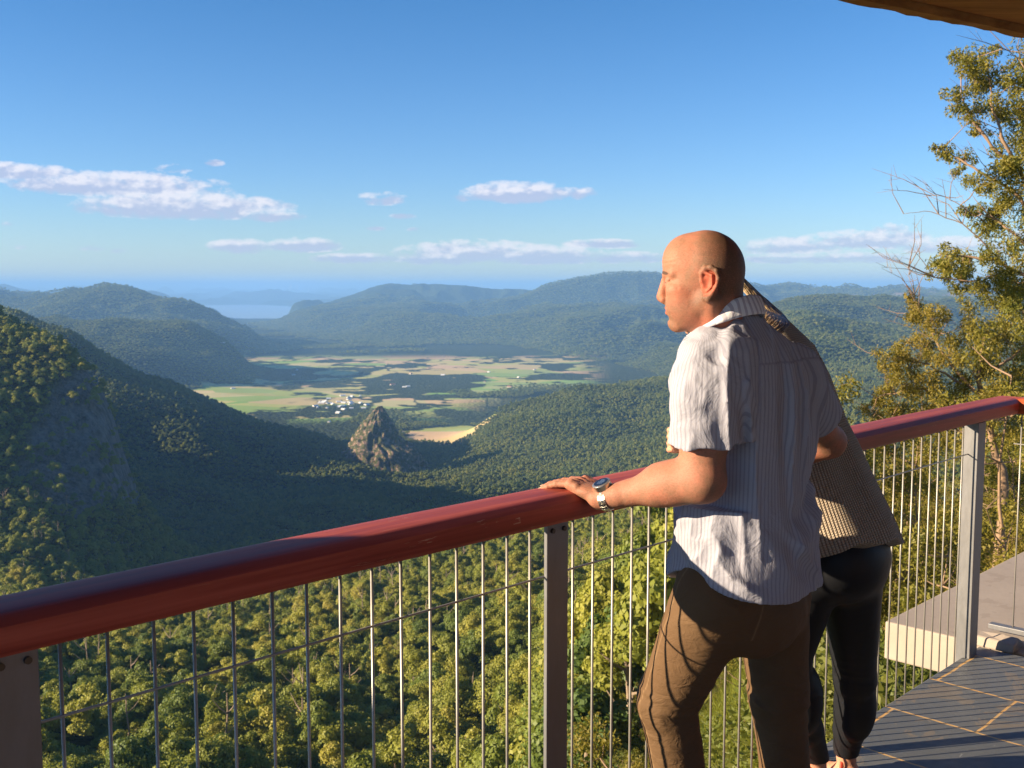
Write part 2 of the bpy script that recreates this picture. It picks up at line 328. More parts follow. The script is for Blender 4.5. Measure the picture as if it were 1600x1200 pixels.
# lake along a bend of the far valley: px, Y, half width in metres
LAKE = [(355, 27500, 500), (382, 25000, 650), (402, 22500, 600), (428, 20000, 700), (426, 17600, 450), (418, 16400, 250)]
LAKE_Z = -478.0
def lake_d(x, y):
    best = np.full(x.shape, 1e9)
    P_ = [((p - 800) / 1643.0 * Y, Y, w) for p, Y, w in LAKE]
    for (x0, y0, w0), (x1, y1, w1) in zip(P_[:-1], P_[1:]):
        dx, dy = x1 - x0, y1 - y0; t = np.clip(((x - x0) * dx + (y - y0) * dy) / (dx * dx + dy * dy), 0, 1)
        d = np.hypot(x - x0 - t * dx, y - y0 - t * dy) / (w0 + (w1 - w0) * t); best = np.minimum(best, d)
    return best
def sstep(a, b, x):
    t = np.clip((x - a) / (b - a), 0, 1); return t * t * (3 - 2 * t)
def height(x, y):
    shp = np.shape(x); x = np.asarray(x, dtype=np.float64).ravel(); y = np.asarray(y, dtype=np.float64).ravel()
    r = np.hypot(x, y); th = np.arctan2(x, y)
    h = base_h(th, r).astype(np.float64)
    hill = sstep(-470, -400, h)
    far = sstep(2500, 8000, r) * (1 - sstep(40000, 70000, r))
    wx = x + 500 * (fbm(x / 2600, y / 2600, 2, 5) - .5); wy = y + 500 * (fbm(x / 2600, y / 2600, 2, 9) - .5)
    n1 = fbm(wx / 2300, wy / 2300, 5, 31, .5, ridged=True)
    h += (n1 - .56) * far * (30 + 120 * hill) - (np.maximum(.78 - n1, 0) ** 1.2 * 1100 - 66) * far * hill
    n2 = fbm(wx / 700, wy / 520, 4, 77, .5, ridged=True) - .56
    mid = sstep(250, 1500, r)
    h += n2 * mid * (4 + 95 * hill) * (1 - .2 * far)
    h += (fbm(x / 90, y / 90, 3, 13) - .5) * sstep(60, 300, r) * (2 + 11 * hill)
    h += (fbm(x / 6, y / 6, 3, 21) - .5) * sstep(4, 30, r) * 1.0 * (1 - sstep(60, 200, r))
    h += np.maximum(fbm(x / 5200, y / 3000, 4, 61, .5, ridged=True) - .50, 0) * 1150 * sstep(13500, 17000, r) * (1 - sstep(90000, 120000, r)) * (1 - hill) * (1 - sstep(345, 362, 800 + np.tan(th) * 1643) * (1 - sstep(446, 462, 800 + np.tan(th) * 1643)) * (r < 29000)) * sstep(1.6, 3.5, lake_d(x, y))
    h += 250 * np.exp(-(((x + 1270) / 250) ** 2 + ((y - 1780) / 290) ** 2))      # unseen hill added beyond the left edge to shade the gorge
    flat = (1 - hill) * sstep(3200, 3800, r) * (1 - sstep(12000, 15000, r))
    h = h * (1 - flat * .8) + (-480.0 + (fbm(x / 700, y / 700, 3, 3) - .5) * 26) * flat * .8
    h = np.maximum(h, -496 + 8 * fbm(x / 900, y / 900, 2, 8))
    d = lake_d(x, y) + (fbm(x / 900, y / 900, 4, 66) - .5) * 1.3
    lk = 1 - sstep(.75, 1.5, d)
    h = h * (1 - lk) + (-500) * lk
    return h.reshape(shp)
# open country on the valley floor (1 = pasture, 0 = forest)
def pasture(x, y, h):
    px = 800 + x / np.maximum(y, 1) * 1643; n = fbm(x / 300, y / 380, 4, 41); n2 = fbm(x / 120, y / 200, 3, 47); ln = np.abs(fbm(x / 260, y / 330, 2, 83) - .5)
    m = sstep(3650, 4000, y) * (1 - sstep(7000, 7600, y)) * sstep(215, 300, px + (y - 4500) * .05) * (1 - sstep(880, 960, px)) * (1 - sstep(-462, -445, h))
    right = 1 - sstep(640, 760, px - (y - 4000) * .12)          # the near right corner is wooded
    m = m * np.maximum(right, sstep(4700, 5200, y))
    tree = np.maximum(np.maximum(sstep(.585, .605, n), sstep(.62, .65, n2)), 1 - sstep(.007, .015, ln))
    m = m * (1 - tree)
    ex = (px - 705) / 78.0; ey = (y - 3330) / 260.0
    mead = 1 - sstep(.95, 1.05, ex * ex + ey * ey + (fbm(x / 90, y / 90, 3, 51) - .5) * 1.6)
    ex = (px - 370) / 120.0; ey = (y - 4550) / 520.0
    m2 = (1 - sstep(.7, 1.1, ex * ex + ey * ey + (n2 - .5) * 2)) * (1 - sstep(-455, -430, h)) * sstep(285, 330, px)
    return np.maximum(np.maximum(m, mead), m2)

CLIFFS = [(165, 650, 1075, 44, 75), (185, 700, 1060, 26, 60)]
def rock_mask(x, y, h):
    m = np.zeros(x.shape)
    for px, py, Y, sx, sz in CLIFFS:
        p = P(px, py, Y); d = ((x - p.x) / sx) ** 2 + ((h - p.z) / sz) ** 2 + (fbm(x / 25, h / 40, 3, 71) - .5) * 1.6; m = np.maximum(m, (1 - sstep(.6, 1.1, d)) * (np.abs(y - Y) < 150))
    # pale escarpment below the far plateau on the right
    px = 800 + x / np.maximum(y, 1) * 1643; m = np.maximum(m, (y > 10300) & (y < 12000) & (px > 1230) & (px < 1560) & (h > -110) & (h < -55) & (fbm(x / 500, y / 500, 3, 91) > .47))
    return m
def build_terrain():
    # rings, dense where the picture looks at them
    rs = np.concatenate([np.geomspace(3.0, 200, 110, endpoint=False), np.geomspace(200, 3300, 320, endpoint=False), np.geomspace(3300, 8000, 290, endpoint=False), np.geomspace(8000, 30000, 200, endpoint=False), np.geomspace(30000, 240000, 40)])
    th = np.concatenate([np.linspace(R(-88), R(-32), 90, endpoint=False), np.linspace(R(-32), R(30), 520, endpoint=False), np.linspace(R(30), R(80), 70)])
    TH, RS = np.meshgrid(th, rs); X = RS * np.sin(TH); Y = RS * np.cos(TH)
    H = height(X, Y); X0, Y0 = X, Y
    nr, ntn = H.shape
    V = np.stack([X.ravel(), Y.ravel(), H.ravel()], 1)
    i = np.arange(nr - 1)[:, None] * ntn + np.arange(ntn - 1)[None]
    F = np.stack([i, i + 1, i + ntn + 1, i + ntn], -1).reshape(-1, 4)[:, ::-1]
    o = mesh_np('ground', V, F, terrain_mat(), smooth=True)
    rk = rock_mask(X, Y, H); a = o.data.attributes.new('rock', 'FLOAT', 'POINT'); a.data.foreach_set('value', rk.ravel().astype(np.float32))
    a = o.data.attributes.new('pasture', 'FLOAT', 'POINT'); a.data.foreach_set('value', pasture(X, Y, H).ravel().astype(np.float32))
    tag(o, kind='structure'); return o
def terrain_mat():
    m = mat('terrain', rough=.95, spec=.1); g = NG(m)
    p = g.pos(); pa = g.attr('pasture')
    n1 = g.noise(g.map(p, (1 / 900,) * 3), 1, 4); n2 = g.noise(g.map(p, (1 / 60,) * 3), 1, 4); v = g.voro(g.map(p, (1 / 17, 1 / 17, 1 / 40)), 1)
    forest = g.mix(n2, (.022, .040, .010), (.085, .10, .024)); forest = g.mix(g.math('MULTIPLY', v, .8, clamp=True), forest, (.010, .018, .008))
    fv = g.map(p, (1 / 330, 1 / 210, 0), rot=(0, 0, .5)); fc = g.voro(fv, 1, out='Color', rnd=.9)
    sp = g.N.new('ShaderNodeSeparateColor'); g.L.new(fc, sp.inputs[0])
    fcol = g.ramp(sp.outputs[0], [(0, (.42, .46, .10)), (.25, (.70, .52, .24)), (.45, (.76, .50, .28)), (.62, (.54, .54, .14)), (.8, (.24, .44, .08)), (1, (.74, .58, .28))])
    fcol = g.mix(g.math('MULTIPLY', n2, .18), fcol, (.22, .20, .07))
    rk = g.attr('rock'); rc = g.ramp(g.noise(g.map(p, (1 / 7, 1 / 7, 1 / 30)), 1, 6, .75), [(.3, (.04, .045, .03)), (.42, (.15, .13, .12)), (.55, (.30, .25, .22)), (.75, (.44, .36, .31))])
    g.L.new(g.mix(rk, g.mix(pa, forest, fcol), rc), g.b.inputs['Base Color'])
    # close to the lookout: grass, litter and rock
    sep = g.N.new('ShaderNodeSeparateXYZ'); g.L.new(p, sep.inputs[0])
    d = g.N.new('ShaderNodeVectorMath'); d.operation = 'LENGTH'; g.L.new(p, d.inputs[0])
    nf = g.math('SUBTRACT', 1.0, g.math('DIVIDE', d.outputs['Value'], 130.0), clamp=True)
    ng = g.noise(g.map(p, (.35,) * 3), 1, 6, .65); gr = g.ramp(ng, [(.3, (.10, .085, .03)), (.45, (.20, .19, .04)), (.55, (.30, .27, .06)), (.7, (.33, .22, .10))])
    cur = g.b.inputs['Base Color'].links[0].from_socket
    g.L.new(g.mix(g.math('MULTIPLY', nf, 3.0, clamp=True), cur, gr), g.b.inputs['Base Color'])
    bh = g.noise(g.map(p, (1 / 11,) * 3), 1, 3, .6)
    st = g.math('MULTIPLY', g.noise(g.map(p, (1 / 8, 1 / 8, 1 / 45)), 1, 5, .7), g.math('MULTIPLY', rk, 2.5)); g.L.new(g.bump(g.math('MULTIPLY', g.math('ADD', g.math('SUBTRACT', bh, v), st), g.math('SUBTRACT', 1.0, g.math('MULTIPLY', pa, .97), clamp=True)), 1.0, 9.0), g.b.inputs['Normal'])
    g.N[-1] if False else None
    return m
ground = build_terrain()

# ---- lake
def build_lake():
    m = mat('lake_water', (.34, .42, .50), rough=.25, spec=.9)
    X = []; Y = []
    xs = np.linspace(-11500, -2500, 2); ys = np.linspace(15500, 29000, 2)
    V = [(xs[0], ys[0], LAKE_Z), (xs[1], ys[0], LAKE_Z), (xs[1], ys[1], LAKE_Z), (xs[0], ys[1], LAKE_Z)]
    # follow the lake line so that the sheet stays inside its own basin
    n = 24; L_ = []; Rr = []
    P_ = [((p - 800) / 1643.0 * Yv, Yv, w) for p, Yv, w in LAKE]
    P_ = [(P_[0][0] - 200, P_[0][1] + 500, 300)] + P_ + [(P_[-1][0], P_[-1][1] - 400, 200)]
    for i, (x, y, w) in enumerate(P_):
        a = P_[max(i - 1, 0)]; b = P_[min(i + 1, len(P_) - 1)]; dx, dy = b[0] - a[0], b[1] - a[1]; l = math.hypot(dx, dy)
        nx_, ny_ = -dy / l, dx / l; L_.append((x + nx_ * w * 2.0, y + ny_ * w * 2.0, LAKE_Z)); Rr.append((x - nx_ * w * 2.0, y - ny_ * w * 2.0, LAKE_Z))
    V = L_ + Rr; k = len(L_); F = np.array([(i, i + 1, k + i + 1, k + i) for i in range(k - 1)])
    o = mesh_np('lake', V, F, m); tag(o, kind='structure')
build_lake()
# ================================================================ foliage
rng = np.random.default_rng(11)
def foliage_mat(name, stops, trans=.35, spread=.35, nscale=.7):
    m = bpy.data.materials.new(name); m.use_nodes = True; g = NG(m)
    oi = g.N.new('ShaderNodeObjectInfo'); p = g.pos()
    n = g.noise(p, nscale, 2)
    r_ = g.math('ADD', g.math('MULTIPLY', oi.outputs['Random'], 1 - spread), g.math('MULTIPLY', n, spread), clamp=True)
    big = g.noise(g.map(p, (1 / 140,) * 3), 1, 3)
    r_ = g.math('ADD', g.math('MULTIPLY', r_, .62), g.math('MULTIPLY', g.math('SUBTRACT', big, .2), .62), clamp=True)
    col = g.ramp(r_, stops)
    g.L.new(col, g.b.inputs['Base Color']); g.b.inputs['Roughness'].default_value = .55; g.b.inputs['Specular IOR Level'].default_value = .35
    tr = g.N.new('ShaderNodeBsdfTranslucent'); g.L.new(g.mix(.5, col, (.28, .30, .03)), tr.inputs[0])
    mx = g.N.new('ShaderNodeMixShader'); mx.inputs[0].default_value = trans; g.L.new(g.b.outputs[0], mx.inputs[1]); g.L.new(tr.outputs[0], mx.inputs[2])
    g.L.new(mx.outputs[0], g.out.inputs['Surface'])
    return m
M_LEAF = foliage_mat('gum_leaves', [(0, (.040, .085, .030)), (.22, (.095, .155, .034)), (.45, (.21, .255, .040)), (.7, (.38, .36, .050)), (1, (.54, .35, .08))])
M_LEAF_G = foliage_mat('golden_gum_leaves', [(0, (.09, .14, .03)), (.3, (.19, .235, .035)), (.6, (.33, .33, .045)), (1, (.50, .37, .07))])
M_LEAF_FAR = foliage_mat('distant_gum_leaves', [(0, (.040, .080, .036)), (.3, (.11, .16, .046)), (.6, (.22, .25, .054)), (1, (.38, .34, .07))])
M_LEAF_W = foliage_mat('warm_leaves', [(0, (.10, .115, .02)), (.35, (.20, .19, .025)), (.7, (.30, .21, .04)), (1, (.36, .19, .06))], nscale=1.5, spread=.7)
M_LEAF_T = foliage_mat('near_gum_leaves', [(0, (.035, .075, .02)), (.25, (.10, .14, .022)), (.5, (.26, .22, .035)), (1, (.44, .27, .06))], nscale=2.2, spread=.9)
def bark_mat(name, a, b):
    m = mat(name, rough=.85, spec=.2); g = NG(m); c = g.pos()
    g.L.new(g.mix(g.noise(g.map(c, (3, 3, .7)), 2, 4), a, b), g.b.inputs['Base Color']); return m
M_BARK = bark_mat('gum_bark', (.42, .33, .24), (.20, .14, .10))
M_TWIG = bark_mat('twig_bark', (.40, .27, .17), (.20, .13, .09))

def leaf_quads(C, L, W, dirs, rg, out=None):
    """diamond leaves: centres C (n,3), along dirs (n,3)"""
    n = len(C); d = dirs / np.linalg.norm(dirs, axis=1, keepdims=True)
    r_ = rg.normal(size=(n, 3)) if out is None else out + rg.normal(size=(n, 3)) * .45; s = np.cross(d, r_); s /= np.linalg.norm(s, axis=1, keepdims=True) + 1e-9
    L = np.broadcast_to(L, (n,))[:, None]; W = np.broadcast_to(W, (n,))[:, None]
    V = np.stack([C - d * L * .5, C + s * W * .5 - d * L * .06, C + d * L * .5, C - s * W * .5 - d * L * .06], 1).reshape(-1, 3)
    return V, np.arange(4 * n).reshape(-1, 4)
def crown_arrays(seed, R_=4.2, H_=6.5, nl=13, per=130, leaf=.62, base=4.0, solid=True):
    rg = np.random.default_rng(seed); Vs = []; Fs4 = []; Fs3 = []; off = 0
    ico = ico_arrays(1)
    for i in range(nl):
        a = rg.uniform(0, 2 * np.pi); q = np.sqrt(rg.uniform(0, 1)); t = rg.uniform(0, 1)
        c = np.array([np.cos(a) * q * R_ * .72, np.sin(a) * q * R_ * .72, base + H_ * (.25 + .62 * (1 - q * q) * (.55 + .45 * t) + .08 * t)])
        s = np.array([1, 1, rg.uniform(.55, .95)]) * R_ * rg.uniform(.17, .40)
        if solid:
            v = ico[0] * s * (.80 if per < 50 else .58) * (1 + .3 * rg.uniform(-1, 1, (len(ico[0]), 1))) + c
            Vs.append(v); Fs3.append(ico[1] + off); off += len(v)
        d = rg.normal(size=(per, 3)); d /= np.linalg.norm(d, axis=1, keepdims=True); d[:, 2] = np.where(d[:, 2] < -.3, -d[:, 2], d[:, 2])
        rad = rg.uniform(.72, 1.16, (per, 1)); pos = c + d * s * rad
        ld = np.cross(d, rg.normal(size=(per, 3))) + d * rg.normal(size=(per, 1)) * .35 + .01; L = leaf * rg.uniform(.6, 1.3, per)
        v, f = leaf_quads(pos, L, L * .7, ld, rg, d); Vs.append(v); Fs4.append(f + off); off += len(v)
    return np.concatenate(Vs), [np.concatenate(Fs4)] + ([np.concatenate(Fs3)] if Fs3 else [])
def ico_arrays(sub):
    import bmesh
    bm = bmesh.new(); bmesh.ops.create_icosphere(bm, subdivisions=sub, radius=1)
    V = np.array([v.co[:] for v in bm.verts]); F = np.array([[v.index for v in f.verts] for f in bm.faces]); bm.free(); return V, F
def trunk_mb(seed, h=9, r=.28):
    rd = random.Random(seed); m = MB(); pts = []; x = y = 0
    for k in range(6):
        pts.append((x, y, h * k / 5)); x += rd.uniform(-.3, .3); y += rd.uniform(-.3, .3)
    m.tube(pts, [r * (1 - .14 * k) for k in range(6)], 6, cap=False)
    for k in range(5):
        i = rd.randint(2, 4); a = rd.uniform(0, 6.28); p = Vector(pts[i]); q = p + Vector((math.cos(a) * 2.2, math.sin(a) * 2.2, rd.uniform(1.4, 2.6)))
        m.tube([p, (p + q) / 2 + Vector((0, 0, -.2)), q], [r * .4, r * .3, r * .12], 5, cap=False)
    return m

SPX, SPY = P(592, 700, 2500).x, 2500.0
# ---- where trees stand: jittered rings, kept where the camera's surroundings can see them
def forest_points():
    out = []
    for (r0, r1, sp, tmin, tmax) in ((42, 480, 8.4, -34, 29), (480, 1500, 7.0, -34, 29), (1500, 3400, 8.6, -34, 31), (3400, 7000, 14, -32, 31), (7000, 14000, 25, -31, 31)):
        r = r0
        while r < r1:
            n = int(R(tmax - tmin) * r / sp)
            t = R(tmin) + (np.arange(n) + rng.uniform(-.42, .42, n)) * sp / r
            rr = r + rng.uniform(-.45, .45, n) * sp
            out.append(np.stack([rr * np.sin(t), rr * np.cos(t), np.full(n, sp)], 1)); r += sp * .9
    A = np.concatenate(out); x, y, sp = A.T
    h = height(x, y)
    r = np.hypot(x, y); th = np.arctan2(x, y)
    # visibility over the crests, on a polar raster
    ti = np.clip(((th - R(-36)) / R(70) * 600).astype(int), 0, 599); ri = np.clip((np.log(r / 40) / math.log(14000 / 40) * 400).astype(int), 0, 399)
    e = (h + 12 - CAM_H) / r; G = np.full((400, 600), -9.0); np.maximum.at(G, (ri, ti), e)
    Gm = np.maximum.accumulate(G, 0); Gm = np.concatenate([np.full((2, 600), -9.0), Gm[:-2]], 0)
    vis = (h + 16 - CAM_H) / r > Gm[ri, ti] - .0025
    # below the bottom edge of the photograph
    vis &= (h + 20 - CAM_H) / r > -.53
    pa = pasture(x, y, h); keep = vis & (rng.uniform(0, 1, len(x)) > pa * 1.15 - .012) & (rock_mask(x, y, h) < rng.uniform(.3, 1.3, len(x))) & (((x - SPX) / 75) ** 2 + ((y - SPY) / 75) ** 2 > 1) & (lake_d(x, y) > 1.5) & (h > LAKE_Z + 1)
    clear = (x > .26 * y) & (y < 230) | (y < 95)          # the ground beside the lookout has its own trees
    keep &= ~clear
    # rock faces stay bare
    return x[keep], y[keep], h[keep], r[keep], sp[keep]
FX, FY, FH, FR, FS = forest_points()

def build_forest():
    NK = 5; crowns = []; trunks = []
    for k in range(NK):
        V, F = crown_arrays(100 + k, R_=3.5 + .45 * k, H_=5.6 + .9 * ((k * 2) % 5), nl=[15, 22, 12, 26, 19][k], per=190, leaf=.40)
        crowns.append((V, F)); trunks.append(trunk_mb(200 + k))
    lows = [crown_arrays(300 + k, R_=4.0, H_=7.5, nl=11, per=16, leaf=1.4) for k in range(4)]
    order = np.argsort(FR); NI = 288
    inframe = np.abs(np.arctan2(FX[order], FY[order])) < R(26.5)
    near = order[inframe][:NI]
    protos = []
    LABS = ['olive green gum tree in the sunlit forest below the handrail', ]
    lo_src = []
    def put(src_meshes, i, first, label, group, sc):
        root = empty('gum_tree', (float(FX[i]), float(FY[i]), float(FH[i]) - .8), float(rng.uniform(0, 6.28))); root.scale = (sc, sc, sc * float(rng.uniform(.8, 1.35)))
        tag(root, label, 'tree', group)
        c, t = src_meshes
        if isinstance(c, tuple):
            co = mesh_np('crown', c[0], c[1], M_LEAF_FAR if c is lows[0] or c is lows[1] or c is lows[2] or c is lows[3] else (M_LEAF_G if (c is crowns[2] or c is crowns[4]) else M_LEAF), parent=root); to = t.build('trunk', M_BARK, root)
        else:
            co = c.copy(); COL.objects.link(co); co.parent = root; to = t.copy(); COL.objects.link(to); to.parent = root
        return root, co, to
    made = {}
    for n, i in enumerate(near):
        k = n % NK
        src = made.get(k, (crowns[k], trunks[k]))
        root, co, to = put(src, i, k not in made, 'round crowned green gum tree in the sunlit slope forest seen through the railing', 'gum trees of the slope forest below the railing', float(rng.uniform(1.05, 1.9)))
        if k not in made: made[k] = (co, to)
    # four trees on the crest of the left mountain
    cand = [i for i in order if 1050 < FR[i] < 1180 and -440 < FX[i] < -430 + 200][:400:100]
    for k in range(4):
        i = cand[k % len(cand)]
        root, co, to = put((lows[k], trunks[k]), i, True, 'small gum tree on the steep wooded mountain at the left edge', 'gum trees on the steep mountain', 1.2)
        lo_src.append(co)
    used = set(near.tolist())
    mask = np.ones(len(FX), bool); mask[list(used)] = False
    srcs = [made[k][0] for k in range(NK)]
    def stuff(name, label, sel, sources, smin, smax):
        idx = np.nonzero(sel & mask)[0]; n = len(idx)
        V = np.stack([FX[idx], FY[idx], FH[idx] - .8], 1); me = bpy.data.meshes.new(name); me.vertices.add(n); me.vertices.foreach_set('co', V.astype(np.float32).ravel())
        a = me.attributes.new('scl', 'FLOAT', 'POINT'); a.data.foreach_set('value', (FS[idx] / 7.2 * rng.uniform(smin, smax, n) * (1 + .25 * np.clip((480 - FR[idx]) / 200, 0, 1))).astype(np.float32))
        a = me.attributes.new('flat', 'FLOAT', 'POINT'); a.data.foreach_set('value', np.clip(7.4 / FS[idx], .5, 1).astype(np.float32))
        o = link(name, me); tag(o, label, 'forest', kind='stuff')
        ng = bpy.data.node_groups.new(name, 'GeometryNodeTree'); ng.interface.new_socket('Geometry', in_out='INPUT', socket_type='NodeSocketGeometry'); ng.interface.new_socket('Geometry', in_out='OUTPUT', socket_type='NodeSocketGeometry')
        N = ng.nodes; L = ng.links; gi = N.new('NodeGroupInput'); go = N.new('NodeGroupOutput')
        ip = N.new('GeometryNodeInstanceOnPoints'); L.new(gi.outputs[0], ip.inputs['Points'])
        join = N.new('GeometryNodeJoinGeometry')
        for s_ in sources[::-1]:
            oi = N.new('GeometryNodeObjectInfo'); oi.inputs['Object'].default_value = s_; oi.inputs['As Instance'].default_value = True; L.new(oi.outputs['Geometry'], join.inputs[0])
        L.new(join.outputs[0], ip.inputs['Instance']); ip.inputs['Pick Instance'].default_value = True
        rv = N.new('FunctionNodeRandomValue'); rv.data_type = 'INT'; rv.inputs[4].default_value = 0; rv.inputs[5].default_value = len(sources) - 1; L.new(rv.outputs[2], ip.inputs['Instance Index'])
        rr = N.new('FunctionNodeRandomValue'); rr.data_type = 'FLOAT'; rr.inputs[3].default_value = 6.283
        cx = N.new('ShaderNodeCombineXYZ'); L.new(rr.outputs[1], cx.inputs[2]); L.new(cx.outputs[0], ip.inputs['Rotation'])
        na = N.new('GeometryNodeInputNamedAttribute'); na.data_type = 'FLOAT'; na.inputs[0].default_value = 'scl'
        nb = N.new('GeometryNodeInputNamedAttribute'); nb.data_type = 'FLOAT'; nb.inputs[0].default_value = 'flat'
        mz = N.new('ShaderNodeMath'); mz.operation = 'MULTIPLY'; L.new(na.outputs[0], mz.inputs[0]); L.new(nb.outputs[0], mz.inputs[1])
        rz = N.new('FunctionNodeRandomValue'); rz.data_type = 'FLOAT'; rz.inputs[2].default_value = .75; rz.inputs[3].default_value = 1.45; rz.inputs['Seed'].default_value = 7; mz2 = N.new('ShaderNodeMath'); mz2.operation = 'MULTIPLY'; L.new(mz.outputs[0], mz2.inputs[0]); L.new(rz.outputs[1], mz2.inputs[1]); mz = mz2
        cs = N.new('ShaderNodeCombineXYZ'); L.new(na.outputs[0], cs.inputs[0]); L.new(na.outputs[0], cs.inputs[1]); L.new(mz.outputs[0], cs.inputs[2]); L.new(cs.outputs[0], ip.inputs['Scale'])
        L.new(ip.outputs[0], go.inputs[0])
        md = o.modifiers.new('trees', 'NODES'); md.node_group = ng
        print(name, n)
        return o
    stuff('forest', 'dense green gum forest covering the slope below the lookout', FR < 1300, srcs, .7, 1.35)
    tm = trunk_mb(900, 10.5, .22).build('trunk', M_BARK); dead = empty('dead_tree', (float(FX[near[5]]) + 3, float(FY[near[5]]) + 2, float(FH[near[5]]))); tm.parent = dead; dead.scale = (1.5,) * 3
    tag(dead, 'pale bare dead tree standing up out of the slope forest', 'dead tree')
    keepm = mask.copy(); mask[:] &= rng.uniform(0, 1, len(mask)) < .10; mask &= FR > 110
    stuff('bare_trunks', 'pale bare trunks and limbs showing among the crowns of the slope forest', FR < 1000, [tm], 1.15, 1.75); mask[:] = keepm
    stuff('far_forest', 'far wooded hills and valley forest fading to blue', FR >= 1300, lo_src, .85, 1.25)
build_forest()
# ================================================================ lookout deck, railing, shelter
U3 = Vector((.69819, .71591, 0)); N3 = Vector((.71591, -.69819, 0)); A3 = Vector((-.84212, 1.69818, 0))   # along the rail, across it towards the deck
Z3 = Vector((0, 0, 1))
def TP(t, p, z=0.0): return A3 + U3 * t + N3 * p + Z3 * z
def to_mesh_space(): return Matrix((( U3.x, N3.x, 0, A3.x), (U3.y, N3.y, 0, A3.y), (0, 0, 1, 0), (0, 0, 0, 1)))

def paint_wood(name, dark, mid, light):
    m = mat(name, rough=.5, spec=.3); g = NG(m); c = g.coord('Object')
    gr = g.noise(g.map(c, (1.6, 40, 40)), 1, 5, .6, dist=.6); gr2 = g.noise(g.map(c, (.9, 9, 9)), 1, 3)
    col = g.ramp(g.math('ADD', g.math('MULTIPLY', gr, .6), g.math('MULTIPLY', gr2, .4)), [(.3, dark), (.48, mid), (.64, light)])
    wear = g.math('MULTIPLY', g.math('GREATER_THAN', g.noise(g.map(c, (7, 60, 60)), 1, 6, .7), .665), g.math('GREATER_THAN', g.noise(c, 2.2, 2), .52))
    scr = g.math('GREATER_THAN', g.noise(g.map(c, (5, 150, 150), rot=(0, 0, .12)), 1, 3, .8), .70); wear = g.math('MAXIMUM', wear, g.math('MULTIPLY', scr, .7)); col = g.mix(g.math('MULTIPLY', wear, .6), col, (.55, .32, .22))
    g.L.new(col, g.b.inputs['Base Color'])
    g.L.new(g.math('MULTIPLY_ADD', gr, .3, .38), g.b.inputs['Roughness'])
    g.L.new(g.bump(gr, .35, .0015), g.b.inputs['Normal']); return m
M_RAIL = paint_wood('red_stained_timber', (.16, .026, .018), (.33, .058, .040), (.47, .105, .070))
def steel(name, col, rough=.42, metal=.55):
    m = mat(name, rough=rough, metal=metal); g = NG(m); c = g.pos()
    n = g.noise(g.map(c, (30, 30, 8)), 1, 4, .7); g.L.new(g.mix(n, tuple(v * .72 for v in col), tuple(min(1, v * 1.2) for v in col)), g.b.inputs['Base Color'])
    g.L.new(g.math('MULTIPLY_ADD', n, .3, rough - .12), g.b.inputs['Roughness']); return m
M_STEEL = steel('galvanised_steel', (.20, .20, .21), .42, .3); M_ROD = steel('rod_steel', (.40, .38, .35), .42, .5)
M_BOLT = steel('bolt_steel', (.10, .09, .08), .5, .8)

